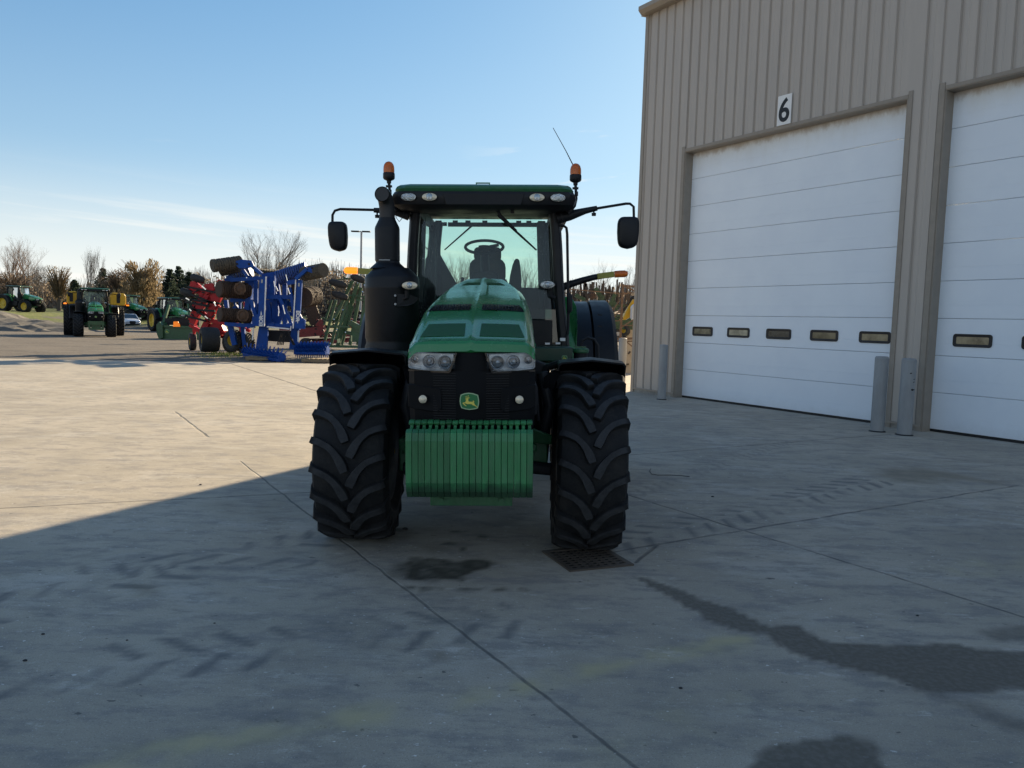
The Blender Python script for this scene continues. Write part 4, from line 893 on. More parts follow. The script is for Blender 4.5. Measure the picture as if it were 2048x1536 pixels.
# wipers
q = M(); q.tube([(.065, 1.12, 2.86), (.15, 1.20, 2.74), (.30, 1.205, 2.60)], [.015, .015, .010], 6); q.tube([(.12, 1.215, 2.745), (.33, 1.215, 2.565), (.49, 1.235, 2.425)], [.008,.012,.008], 6); q.box((.26, 1.17, 2.78), (.035,.03,.05)); q.build('wiper', BLACKM, T)
q = M(); q.tube([(-.22, 3.03, 2.87), (-.54, 3.03, 2.59)], [.012, .008], 6); q.box((-.18, 3.04, 2.88), (.12,.03,.03)); q.build('rear_wiper', BLACKM, T)
q = M(); q.box((0, 1.95, 2.918), (1.30, 1.2, .010)); q.build('headliner', BLACKM, cab, smooth=0)
q = M(); q.box((.02, 3.12, 2.896), (1.05, .06, .045)); q.box((-.55, 3.12, 2.90), (.06, .05, .04)); q.box((.58, 3.12, 2.90), (.06, .05, .04))
for x in (-.42, -.27, -.07, .33, .45): q.box((x, 3.12, 2.928), (.06, .03, .03))
q.build('rear_lamp_bar', BLACKM, T, smooth=0)
# seat, wheel, console
q = M(); rbox(q, (-.015, 2.50, 2.495), (.30, .10, .15), .045); rbox(q, (-.015, 2.50, 2.30), (.40, .12, .30), .10); q.beam((-.10, 2.5, 2.40), (-.10, 2.5, 2.46), .02); q.beam((.07, 2.5, 2.40), (.07, 2.5, 2.46), .02); rbox(q, (-.015, 2.52, 2.12), (.46, .14, .24), .08); rbox(q, (-.015, 2.30, 1.95), (.50, .50, .14), .05); q.build('seat', SEATM, T, bevel=.02)
q = M(); q.tube([(-.03+.195*cos(t), 1.92+.195*sin(t)*.85, 2.52+.195*sin(t)*.42) for t in [2*pi*k/32 for k in range(33)]], .016, 8, caps=False)
q.beam((-.03, 1.92, 2.51), (.06, 1.78, 2.47), .05, .03); q.beam((-.03, 1.92, 2.51), (-.10, 1.78, 2.47), .05, .03); q.beam((-.03, 1.92, 2.51), (.1, 2.05, 2.55), .05, .03); q.cyl((-.03, 1.92, 2.49), (-.03, 1.91, 2.53), .06); q.cyl((-.03, 1.90, 2.50), (-.01, 1.70, 2.15), .045)
q.build('steering_wheel', BLACKM, T)
q = M(); rbox(q, (-.01, 1.62, 2.165), (.27, .18, .16), .06); q.box((0, 1.6, 1.85), (.2,.2,.45)); q.build('dash_console', BLACKM, T, bevel=.01)
q = M(); rows = []
for z, xa, xb in ((1.98,.20,.34),(2.10,.215,.36),(2.25,.235,.355),(2.36,.26,.345),(2.41,.28,.335),(2.43,.295,.32)): rows.append([Vector((xa, 2.25, z)), Vector((xb, 2.25, z)), Vector((xb, 2.40, z)), Vector((xa, 2.40, z))])
q.loft(rows); q.build('armrest_console', BLACKM, T, bevel=.015)
q = M(); q.prism([(-.50, 2.5, 1.9), (-.14, 2.5, 1.9), (-.20, 2.5, 2.10), (-.30, 2.5, 2.16), (-.42, 2.5, 2.15)], (0, .2, 0)); q.tube([(-.30, 2.5, 2.15), (-.29, 2.5, 2.24)], [.01, .022]); q.build('passenger_seat', SEATM, T, bevel=.02)
# exhaust after-treatment and stack
q = M(); c = (-.832, .95, 0)
q.lathe([(.246,1.47),(.249,1.52),(.238,1.55),(.238,1.58),(.245,1.60),(.245,2.03),(.248,2.04),(.248,2.055),(.245,2.065),(.245,2.135),(.236,2.155),(.16,2.23)], 40, c=c); q.lathe([(.165,2.225),(.110,2.275),(.105,2.295)], 40, c=(-.868,.95,0)); q.box((-.828, .95, 1.46), (.52, .5, .06))
ex = q.build('exhaust_shroud', BLACK, T, smooth=25)
q = M(); q.lathe([(.104,2.285),(.112,2.30),(.112,2.58),(.108,2.60),(.076,2.665),(.073,2.68)], 32, c=(-.872,.95,0)); q.build('stack_shield', BLACK, T, smooth=25)
q = M(); q.tube([(-.872,.95,2.65),(-.872,.95,2.74),(-.874,.945,2.79),(-.880,.92,2.84),(-.888,.87,2.868),(-.892,.81,2.870)], [.070,.070,.070,.069,.068,.068], 24, caps=False); q.tube([(-.892,.812,2.870),(-.888,.87,2.867)], [.060,.060], 24, caps=True); q.build('exhaust_pipe', pm('exhaust_metal', (.03,.03,.033), .5, metal=.3, var=.2), T)
q = M(); q.box((-.875, .80, 2.293), (.10, .004, .008)); q.build('heat_clip', STEEL, ex, smooth=0)
q = M(); q.prism([(-.75,.70,1.99),(-.64,.72,1.985),(-.565,.74,1.955),(-.60,.74,1.91),(-.66,.72,1.885),(-.75,.70,1.88)], (0,.02,0)); br = q.build('shroud_bracket', BLACKM, ex, smooth=0)
q = M(); q.cyl((-.765,.71,1.975),(-.765,.695,1.975),.011,n=6); q.cyl((-.765,.71,1.90),(-.765,.695,1.90),.011,n=6); q.build('bolt', STEEL, br)
# mirrors
def mirror(pts, rod, x0, x1, z0, z1, skew):
    q = M(); q.loft([[Vector((p[0], 1.25-d/2*0-.02, p[1]+d)) for d in (-.0,)] for p in ()]) if False else None
    q = M(); q.tube([(a, 1.28, b_) for a, b_, r in pts], [r for a, b_, r in pts], 12); ar = q.build('mirror_arm', BLACK, T, smooth=50)
    q = M(); q.tube([(a, 1.28, b_) for a, b_ in rod], .0125, 8); q.build('mirror_rod', BLACKM, ar)
    kx, kz = pts[-1][0], pts[-1][1]; sg_ = 1 if kx > 0 else -1
    q = M(); q.cyl((kx-sg_*.03, 1.28, kz-.02), (kx-sg_*.03, 1.28, kz-.05), .008); q.cyl((kx-sg_*.03, 1.28, kz-.045), (kx-sg_*.03, 1.28, kz-.072), .022, .020); q.build('clamp_knob', BLACKM, ar)
    cx, cz = (x0+x1)/2, (z0+z1)/2; w2, h2 = (x1-x0)/2, (z1-z0)/2
    rows = []
    for y, k in ((1.20, .80), (1.21, .93), (1.235, 1.0), (1.29, 1.0), (1.305, .95)):
        row = []
        for j in range(32):
            t = 2*pi*j/32; ex_ = .42
            ux = math.copysign(abs(cos(t))**ex_, cos(t)); uz = math.copysign(abs(sin(t))**ex_, sin(t))
            zz = uz*h2; xx = ux*w2*(1 - .10*max(0, -uz)); 
            if uz < -.8: zz -= .018*(1-abs(ux))
            row.append(Vector((cx+xx*k+skew*zz, y, cz+zz*k)))
        rows.append(row)
    q = M(); q.loft(rows); mh = q.build('mirror_housing', BLACK, T, smooth=50)
    q = M(); q.box((cx, 1.309, cz), (w2*1.6, .006, h2*1.7)); q.build('mirror_glass', CHROME, mh, smooth=0)
mirror([(-.72, 2.745, .045), (-.86, 2.785, .032), (-1.05, 2.797, .023)], [(-1.0, 2.798), (-1.37, 2.805), (-1.42, 2.79), (-1.443, 2.75), (-1.445, 2.66)], -1.478, -1.30, 2.425, 2.685, -.04)
mirror([(.68, 2.725, .052), (.80, 2.755, .048), (.95, 2.80, .030), (1.06, 2.825, .024)], [(1.03, 2.818), (1.33, 2.868), (1.37, 2.868), (1.405, 2.84), (1.41, 2.72)], 1.252, 1.455, 2.462, 2.742, .02)
q = M(); q.tube([(-.83,1.2,2.79),(-.83,1.2,2.72),(-.80,1.2,2.68),(-.765,1.2,2.72),(-.755,1.2,2.78)], .004, 6); q.tube([(.70,1.2,2.80),(.735,1.2,2.70),(.70,1.2,2.66)], .004, 6); q.build('lamp_cable', BLACKM, T)
# beacons
for x, zb_, sx_ in ((-.893, 3.068, -1), (.847, 3.058, 1)):
    q = M(); q.lathe([(.020,-.035),(.022,-.012),(.047,0),(.055,.012),(.055,.052),(.050,.062)], 24, c=(x,1.2,zb_)); be = q.build('beacon', BLACK, T)
    q = M(); q.lathe([(.051,.060),(.052,.085),(.050,.115),(.043,.138),(.030,.155),(.014,.163),(.001,.165)], 24, c=(x,1.2,zb_), caps=False); q.build('amber_dome', AMBER, be)
    q = M(); q.lathe([(.022,.062),(.022,.11),(.015,.12)], 12, c=(x,1.2,zb_)); q.build('lamp_core', CHROME, be)
    q = M(); q.tube([(x, 1.2, zb_-.03), (x+.004, 1.2, zb_-.08), (x+.008, 1.2, zb_-.16), (x-sx_*.01, 1.2, zb_-.22), (x-sx_*.07, 1.2, zb_-.29)], [.014,.013,.014,.020,.026], 8); q.box((x, 1.2, zb_-.063), (.055, .03, .018)); q.box((x+.01, 1.19, zb_-.115), (.028, .03, .038)); q.build('beacon_stalk', BLACKM, be)
q = M(); q.tube([(.83,1.28,3.22),(.76,1.30,3.36),(.64,1.34,3.58)], [.006,.004,.003], 6); q.build('antenna', BLACKM, T)
# extremity arms
q = M(); q.tube([(.76,2.2,2.11),(.88,2.2,2.155),(1.02,2.2,2.20),(1.14,2.2,2.232),(1.22,2.2,2.245)], [.040,.038,.034,.032,.031], 12); a1 = q.build('marker_arm', BLACK, T)
q = M(); q.beam((1.165,2.17,2.238),(1.345,2.17,2.262),.03,.062); q.build('reflector', REFLY, a1, bevel=.006)
q = M(); q.tube([(1.35,2.18,2.262),(1.40,2.18,2.266),(1.46,2.18,2.268),(1.488,2.18,2.268),(1.495,2.18,2.268)], [.036,.037,.037,.026,.008], 16); q.build('amber_lamp', AMBER, a1)
q = M(); q.tube([(-.80,2.2,2.20),(-1.0,2.2,2.255),(-1.25,2.2,2.275)], [.04,.034,.030], 12); a2 = q.build('marker_arm', BLACK, T)
q = M(); q.beam((-1.06,2.17,2.262),(-1.39,2.17,2.285),.03,.062); q.build('reflector', REFLY, a2, bevel=.006)
q = M(); q.tube([(-1.395,2.18,2.288),(-1.45,2.18,2.289),(-1.51,2.18,2.290),(-1.53,2.18,2.290),(-1.54,2.18,2.290)], [.036,.037,.037,.026,.008], 16); q.build('amber_lamp', AMBERL, a2)
# rear fenders
for s in (-1, 1):
    q = M(); rows = []
    for k in range(13):
        a = radians(200-k*12) if False else radians(175-k*11)
        R_ = 1.10; xa, xb = s*.80, s*.935
        y_, z_ = 3.05+R_*cos(a), .97+R_*sin(a)*.985
        rows.append([Vector((xa, y_, z_)), Vector((xa+(xb-xa)*.7, y_, z_+.004)), Vector((xb, y_+.01*cos(a), z_-.03*sin(a))), Vector((xb+s*.012, y_-.09*cos(a), z_-.09*sin(a))), Vector((xb-s*.01, y_-.09*cos(a), z_-.09*sin(a))), Vector((xa, y_-.03*cos(a), z_-.03*sin(a)))])
    q.loft(rows); gf_ = q.build('rear_fender', GREEN, T, smooth=40)
    q = M(); q.prism([(s*.79, 2.05, 1.30), (s*.94, 2.05, 1.30), (s*.955, 2.10, 1.75), (s*.95, 2.2, 1.92), (s*.92, 2.3, 2.0), (s*.86, 2.35, 2.03), (s*.80, 2.35, 2.03)], (0, .04, 0)); q.build('fender_panel', GREEN, gf_, smooth=0, bevel=.01)
    q = M()
    for xa, xb, R_ in ((s*.945, s*1.165, 1.062), (s*1.150, s*1.40, 1.075)):
        rows = []
        for k in range(12):
            a = radians(172-k*10)
            y_, z_ = 3.05+R_*cos(a), .95+R_*sin(a)*.985
            rows.append([Vector((xa, y_, z_)), Vector((xa+(xb-xa)*.82, y_, z_)), Vector((xb, y_+.03*abs(cos(a)), z_-.05)), Vector((xb, y_-.10*cos(a), z_-.12)), Vector((xa, y_-.05*cos(a), z_-.05*sin(a)))])
        q.loft(rows)
    fx_ = q.build('fender_extension', BLACK, T, smooth=40)
    q = M()
    for k in range(5): q.beam((s*1.17, 2.02-.012*k*0+.02*k, 1.35+.12*k), (s*1.215, 2.02+.02*k, 1.345+.12*k), .012, .012)
    q.build('edge_clip', BLACKM, fx_, smooth=0)
# grab rail, tank, caps, small fittings
q = M(); q.tube([(.70,1.28,2.66),(.745,1.28,2.66),(.772,1.28,2.64),(.780,1.28,2.58),(.790,1.28,2.20),(.800,1.28,1.75),(.795,1.28,1.64),(.765,1.28,1.60)], .013, 8); gr_ = q.build('grab_rail', BLACKM, T)
q = M(); q.tube([(.795,1.27,2.02),(.81,1.27,2.0),(.81,1.27,1.86),(.795,1.27,1.84)], [.016,.026,.026,.016], 8); q.build('rail_grip', BLACK, gr_)
q = M(); q.box((.63, 1.05, 1.46), (.36, .5, .13)); bx = q.build('battery_box', pm('dark_green_panel', (.008,.04,.022), .4, var=.15), T, bevel=.012)
q = M(); q.box((.55, 1.0, 1.36), (.40, .45, .045)); q.build('step_frame', GREENW, T, bevel=.005)
emblem(bx, (.735, .79, 1.43), .05)
q = M(); q.box((.60,1.24,1.545),(.045,.012,.018)); q.box((.70,1.24,1.548),(.045,.012,.018)); q.box((.745,1.24,1.585),(.05,.012,.03)); q.build('sticker', WHITE, T, smooth=0)
q = M(); q.cyl((.90,1.05,1.30),(.90,1.05,1.47),.065,n=20); q.build('filler_neck', BLACKM, T)
q = M(); q.lathe([(.07,1.465),(.078,1.475),(.078,1.50),(.070,1.508),(.03,1.512)], 24, c=(.90,1.05,0)); cp = q.build('filler_cap', GREENW, T)
q = M(); q.box((.90,1.05,1.518),(.10,.02,.016)); q.build('cap_handle', GREENW, cp)
q = M(); q.tube([(.90,1.1,1.52),(.92,1.1,1.58),(.97,1.1,1.605),(1.03,1.1,1.59),(1.065,1.1,1.53),(1.07,1.1,1.35)], .014, 8); q.build('breather_hose', BLACKM, T)
# access steps and tank on both flanks, mostly hidden
q = M(); q.box((.85,1.75,1.0),(.35,.9,.5)); q.box((-.80,1.75,1.0),(.42,1.1,.55)); q.build('fuel_tank', BLACK, T, bevel=.05)
# ------------------------------------------------------------------ machines in the lot
def lot(px, py, z=-.05): return G(px, py, z)
class PX_:
    """collects beams given by where they stand in the lot; vertices are stored relative to the thing's base"""
    def __init__(s, base): s.b = Vector(base)
    def p(s, px, py, Y): return P(px, py, Y)-s.b
def wheel_part(parent, c, R, W, axis_ang=0, rimcol=None, rimr=.5, tilt=0, name='wheel', lugs=False):
    q = M(); h = W/2; r0 = R*rimr
    q.lathe([(r0, -h*.8), (r0*.92, -h*.5), (r0*.9, 0), (r0*.35, h*.1), (.01, h*.15)], 20, axis='x', caps=False); q.lathe([(r0, h*.8), (r0*.92, h*.5), (r0*.9, .01), (r0*.35, -h*.1), (.01, -h*.1)], 20, axis='x', caps=False)
    wh = q.build(name, rimcol or YELLOW, parent, smooth=40); wh.location = c; wh.rotation_euler = (0, tilt, axis_ang)
    q = M(); q.lathe([(r0*1.0, -h*.8), (r0*1.15, -h*.95), (R*.88, -h), (R*.97, -h*.85), (R, -h*.5), (R, h*.5), (R*.97, h*.85), (R*.88, h), (r0*1.15, h*.95), (r0, h*.8)], 28, axis='x', caps=False)
    if lugs:
        for k in range(24):
            a = 2*pi*k/24
            for sd in (-1, 1): q.beam((sd*h*.1, R*cos(a+.06*sd), R*sin(a+.06*sd)), (sd*h*.95, R*.985*cos(a+.2), R*.985*sin(a+.2)), .04, .05)
    q.build('tyre', RUBBER, wh, smooth=40); return wh
# --- tractors of the same family as the main one
SKIP = ('front_weight','hydraulic_hose','sticker','lamp_cable','breather_hose','grab_rail','vent_rib','vent_trim','edge_clip','heat_clip','bolt','rear_vent','lens_cover','grille_slat','antenna','cap_handle','rear_lamp_bar','passenger_seat')
def bg_tractor(label, loc, rz, sc, extra_skip=()):
    r = copy_tree(T, None, SKIP+tuple(extra_skip)); r.location = loc; r.rotation_euler = (0, 0, rz); r.scale = (sc, sc, sc); r['label'] = label
    for ch in r.children:
        if ch.name.startswith(('front_wheel', 'rear_wheel')):
            ch.rotation_euler.y = 0; ch.location.z = (.70 if ch.name.startswith('front') else .98)-.012
    return r
lb = lot(188, 675)
TB = bg_tractor('green tractor with yellow side tanks and dual rear tyres out in the gravel lot', (lb.x-.75, 52.0, -.05), radians(30), 1.10, ('beacon','amber_lamp','marker_arm','mirror_arm','weight_bracket'))
for ch in list(TB.children):
    if ch.name.startswith('rear_wheel'):
        d = copy_tree(ch, TB); sx__ = 1 if ch.location.x > 0 else -1; d.location.x = 1.46*sx__; d.scale.x = .80; ch.location.x = .88*sx__; ch.scale.x = .8
for s in (-1, 1):
    q = M(); a0, a1 = (.88, 1.78) if s > 0 else (.92, 1.52)
    q.prism([(s*a0, 1.6, 2.0), (s*(a1-.1), 1.6, 1.95), (s*a1, 1.6, 2.05), (s*a1, 1.6, 2.56), (s*(a1-.12), 1.6, 2.74), (s*(a0+.12) , 1.6, 2.78), (s*a0, 1.6, 2.66)], (0, 1.0, 0))
    tk = q.build('saddle_tank', YELLOWT, TB, smooth=0, bevel=.05)
    q = M(); q.box((s*(a1-.3), 1.58, 1.90), (.55, .1, .07)); q.build('tank_cradle', BLACKM, tk, smooth=0)
    q = M(); q.box((s*(a1+.09), 1.6, 1.99), (.16, .06, .07)); q.build('amber_lamp', AMBERL, TB, smooth=0)
    q = M(); q.tube([(s*.75, 1.3, 2.68), (s*1.24, 1.3, 2.66)], .025, 6); ar = q.build('mirror_arm', BLACK, TB); q = M(); rbox(q, (s*(1.27 if s < 0 else 1.32), 1.28, 2.38), (.20, .08, .55), .05); q.build('mirror_housing', BLACK, ar, smooth=0)
q = M(); rbox(q, (0, -1.08, .86), (.86, .06, .22), .03); rbox(q, (0, -1.06, .50), (.82, .08, .12), .03); q.box((-.36, -1.06, .66), (.10, .06, .24)); q.box((.36, -1.06, .66), (.10, .06, .24)); q.box((0, -.9, .66), (.5, .2, .3)); q.build('front_hitch', GREENB, TB, smooth=0)
la = P(76, 600, 92)
TA = bg_tractor('dark green tractor with yellow wheel centres parked on the grass bank by the trees', (la.x-.6, 92, 1.20), radians(72), 1.05, ('beacon','amber_lamp','marker_arm','mirror_arm','weight_bracket'))
lc_ = P(277, 600, 86)
TC = bg_tractor('dark green tractor standing just behind the white car', (lc_.x, 86, .38), radians(56), 1.05, ('beacon','amber_lamp','marker_arm','mirror_arm','weight_bracket'))
ld_ = P(362, 600, 70)
TD = bg_tractor('green cab tractor half hidden behind the green box blade', (ld_.x, 70, -.05), radians(46), 1.05, ('beacon','amber_lamp','marker_arm','mirror_arm','weight_bracket'))
# --- cars
def car(name, label, loc, rz, col, Lg=4.8, Wd=1.85, H=1.45, suv=False, cat='car'):
    r = thing(name, label, cat, loc, rz)
    body = pm('car_paint_'+name, col, .25, var=.04, coat=.8)
    hw_ = Wd/2; secs = []
    prof = [(-Lg/2, .35, .62, .80), (-Lg/2+.12, .28, .74, .90), (-Lg/2+.55, .25, .86 if not suv else 1.0, .97), (-Lg/2+1.35, .25, .95 if not suv else 1.08, 1.0), (-.1, .25, .96 if not suv else 1.08, 1.0), (Lg/2-1.2, .25, .98 if not suv else 1.1, 1.0), (Lg/2-.25, .28, .94, .96), (Lg/2, .38, .80, .88)]
    for y, z0, z1, k in prof:
        h = hw_*k; secs.append([Vector(v) for v in ((-h*.93, y, z0), (-h, y, z0+.18), (-h, y, z1-.16), (-h*.90, y, z1-.03), (-h*.5, y, z1+.02), (0, y, z1+.035), (h*.5, y, z1+.02), (h*.90, y, z1-.03), (h, y, z1-.16), (h, y, z0+.18), (h*.93, y, z0))])
    q = M(); q.loft(secs); q.build('body', body, r, smooth=40)
    q = M(); zb_ = .94 if not suv else 1.05; y0, y1, y2, y3 = (-Lg/2+1.30, -Lg/2+2.0, Lg/2-1.45, Lg/2-.75) if not suv else (-Lg/2+1.2, -Lg/2+1.75, Lg/2-.5, Lg/2-.2)
    a, t = hw_*.88, hw_*.68
    q.add([(-a, y0, zb_), (a, y0, zb_), (a, y3, zb_), (-a, y3, zb_), (-t, y1, H-.05), (t, y1, H-.05), (t, y2, H-.05), (-t, y2, H-.05)], [(0,1,5,4), (1,2,6,5), (2,3,7,6), (3,0,4,7)]); q.build('windows', pm('car_window', (.02,.026,.03), .06, var=.2, coat=1), r, smooth=0)
    q = M(); q.loft([[Vector((-t*1.02, y1-.03, H-.06)), Vector((t*1.02, y1-.03, H-.06)), Vector((t*1.02, y2+.03, H-.06)), Vector((-t*1.02, y2+.03, H-.06))], [Vector((-t*.88, y1+.12, H)), Vector((t*.88, y1+.12, H)), Vector((t*.88, y2-.1, H)), Vector((-t*.88, y2-.1, H))]])
    for s in (-1, 1):
        q.beam((s*a, y0, zb_), (s*t, y1, H-.05), .06, .05); q.beam((s*a, y3, zb_), (s*t, y2, H-.05), .08, .05); q.beam((s*a*.99, (y1+y2)/2, zb_), (s*t*1.01, (y1+y2)/2, H-.05), .08, .03)
    q.build('roof', body, r, smooth=30)
    q = M(); rbox(q, (0, -Lg/2-.0, .60), (.62, .06, .20), .09); q.build('grille', BLACKG, r, smooth=0)
    q = M(); q.box((0, -Lg/2-.04, .48), (.50, .02, .14)); q.build('number_plate', BLACKM, r, smooth=0)
    q = M(); q.box((0, -Lg/2+.02, .36), (Wd*.75, .08, .10)); q.build('lower_intake', BLACKM, r, smooth=0)
    for s in (-1, 1):
        q = M(); q.prism([(s*.40, -Lg/2-.01, .66), (s*.72, -Lg/2+.10, .76), (s*.80, -Lg/2+.22, .74), (s*.72, -Lg/2+.05, .64)], (0, .05, 0)); q.build('headlight', LENSM, r, smooth=0)
        q = M(); rbox(q, (s*(hw_+.10), -Lg/2+1.65, zb_+.05), (.20, .10, .13), .04); q.build('door_mirror', body, r, smooth=0)
        for y in (-Lg/2+.9, Lg/2-.95): wheel_part(r, (s*(hw_-.09), y, .33 if not suv else .37), .33 if not suv else .37, .22, rimcol=STEEL, rimr=.65)
    return r
pc = P(257, 640, 84)
car('white_car', 'white saloon car parked nose-on behind the tractor with yellow tanks', (pc.x, 84, .0), radians(36), (.62,.66,.72))
pc = P(322, 640, 80); car('pickup_truck', 'dark red pickup with a pale cab parked behind the green box blade', (pc.x, 80, -.05), radians(34), (.12,.03,.03), 5.2, 1.95, 1.85, True, 'pickup')
# --- gravel heap on the far left
q = M(); rows = []; random.seed(3)
cx0 = P(8, 620, 62)
for i in range(26):
    row = []
    for j in range(14):
        x = -8+16*i/25; y = -4+8*j/13; z = max(0, 1.55*(1-(abs(x+1.8)/6.2)**1.5)*(1-(y/4)**2)) if abs(x+1.8) < 6.2 else 0
        z += max(0, .55*(1-abs(x-4.2)/2.6)*(1-(y/3)**2)); row.append(Vector((x+random.uniform(-.15,.15), y+random.uniform(-.15,.15), max(-.1, z+random.uniform(-.14,.14) if z > .03 else -.1))))
    rows.append(row)
q.loft(rows, caps=False, closed=False); gh = q.build('gravel_heap', pm('heap_soil', (.15,.135,.115), .95, var=.4, scale=2, bump=.8, bscale=12), None, smooth=0, loc=(cx0.x, 62, -.05)); tag(gh, 'low heap of grey broken rubble at the far left of the lot', 'rubble heap')
# --- green box blade / header unit
bx_ = lot(350, 678); Yb = 51.5; B_ = Vector((bx_.x, Yb, -.05)); GH = thing('box_blade', 'dark green wide box implement carrying an orange marker sign', 'farm implement', B_)
def pr(px, py, Y, B): return P(px, py, Y)-B
q = M()
q.prism([pr(322,652,Yb,B_), pr(400,655,Yb,B_), pr(400,678,Yb,B_), pr(322,680,Yb,B_)], (0, 2.0, 0)); bd = q.build('box', GREENB, GH, smooth=0, bevel=.04)
q = M(); q.prism([pr(312,650,Yb-.2,B_), pr(318,643,Yb-.2,B_), pr(325,650,Yb-.2,B_), pr(326,676,Yb-.2,B_), pr(318,680,Yb-.2,B_), pr(313,668,Yb-.2,B_)], (0, 2.3, 0)); q.build('side_shield', GREENB, GH, smooth=0, bevel=.04)
q = M(); q.beam(pr(322,652,Yb-.05,B_), pr(400,655,Yb-.05,B_), .10, .12); q.beam(pr(322,678,Yb-.05,B_), pr(400,680,Yb-.05,B_), .12, .10)
q.beam(pr(342,633,Yb+1,B_), pr(400,635,Yb+1,B_), .08, .08); q.beam(pr(342,633,Yb+1,B_), pr(330,652,Yb+.5,B_), .12, .12); q.beam(pr(338,610,Yb+1.4,B_), pr(326,650,Yb+.5,B_), .16, .16); q.beam(pr(375,600,Yb+1.4,B_), pr(380,652,Yb+.5,B_), .1, .1); q.build('frame', GREENB, GH, smooth=0)
q = M(); q.prism([pr(330,636,Yb+.6,B_), pr(398,637,Yb+.6,B_), pr(398,652,Yb+.6,B_), pr(330,650,Yb+.6,B_)], (0, .3, 0)); q.build('mesh_guard', BLACKM, GH, smooth=0)
q = M(); q.prism([pr(347,643,Yb-.15,B_), pr(356,643,Yb-.15,B_), pr(357,646,Yb-.15,B_), pr(359,648,Yb-.15,B_), pr(360,653.5,Yb-.15,B_), pr(346,653.5,Yb-.15,B_)], (0, .05, 0)); q.build('marker_sign', ORANGE, GH, smooth=0)
emblem(GH, tuple(pr(334, 663, Yb-.03, B_)), .30)
# --- light pole
lp_ = P(721, 600, 60); LP = thing('light_pole', 'tall slim lot light with two flat lamp heads', 'street lamp', (lp_.x, 60, -.05))
B_ = Vector((lp_.x, 60, -.05)); tz = pr(721, 463, 60, B_).z
q = M(); q.cyl((0,0,0), (0,0,tz), .10, .075, 12); q.build('pole', STEEL, LP); q = M(); q.cyl((0,0,0),(0,0,.7),.3,n=16); q.build('pole_base', CONC, LP)
for s, dx in ((-1, -.42), (1, .32)):
    q = M(); rbox(q, (dx, .25*s, tz+.0-.03*s*-1), (.62, .35, .09), .03, 'z'); q.box((dx*.4, .1*s, tz), (abs(dx)*.8, .05, .05)); lh = q.build('lamp_head', BLACKM, LP, smooth=0, bevel=.01)
# --- blue folded disc machine
Y0 = 33.0; B_ = Vector((lot(530, 705).x, Y0, -.05)); B_.x = P(530, 700, Y0).x
BM = thing('disc_harrow', 'bright blue folding disc harrow with two tall side arms and muddy rollers', 'farm implement', B_)
def bb(q, a, c, Y, w_, h_=None, Y2=None):
    q.beam(pr(a[0], a[1], Y, B_), pr(c[0], c[1], Y2 or Y, B_), w_, h_ or w_)
def poly(q, pts, Y, th): q.prism([pr(x, y, Y, B_) for x, y in pts], (0, th, 0))
for pts, txt, tx in (([(519,553),(532,553),(528,653),(504,652),(504,634),(509,631),(516,628)], 1, (522,638)), ([(592,559),(604,560),(600,628),(604,636),(610,640),(609,658),(586,657)], -1, (595,634))):
    q = M(); poly(q, pts, Y0-.25, .14); pl = q.build('side_arm', BLUE, BM, smooth=0, bevel=.01)
    q = M()
    if txt > 0: bb(q, (532.2,553), (528.4,653), Y0-.30, .045)
    else: bb(q, (591.6,559), (586.2,657), Y0-.30, .045)
    q.build('edge_strip', WHITE, pl, smooth=0)
    q = M(); bb(q, (tx[0]+ (2 if txt > 0 else 3), 559 if txt > 0 else 566), (tx[0]+(1.6 if txt > 0 else 2.6), 566 if txt > 0 else 573), Y0-.262, .07, .01); q.build('label_plate', STEEL, pl, smooth=0)
    tmh = text_mesh('EOR', .34, .018); tmh.materials.append(WHITE); to = bpy.data.objects.new('lettering', tmh); COL.objects.link(to); to.parent = pl
    c_ = pr(tx[0]+.3, (642 if txt > 0 else 632), Y0-.262, B_); to.location = c_; to.rotation_euler = (pi/2, radians(-88 if txt > 0 else 92), 0); to.scale = (.70, .60, 1)
    q = M(); ya = 632 if txt > 0 else 637; sg_ = -1 if txt > 0 else 1
    q.prism([pr(tx[0]-1, ya, Y0-.264, B_), pr(tx[0]+1.6, ya+sg_*2, Y0-.264, B_), pr(tx[0]+1.4, ya+sg_*6, Y0-.264, B_), pr(tx[0]+.2, ya+sg_*10.5, Y0-.264, B_), pr(tx[0]-.8, ya+sg_*7, Y0-.264, B_)], (0, .01, 0)); q.build('arrow_mark', WHITE, pl, smooth=0)
q = M()
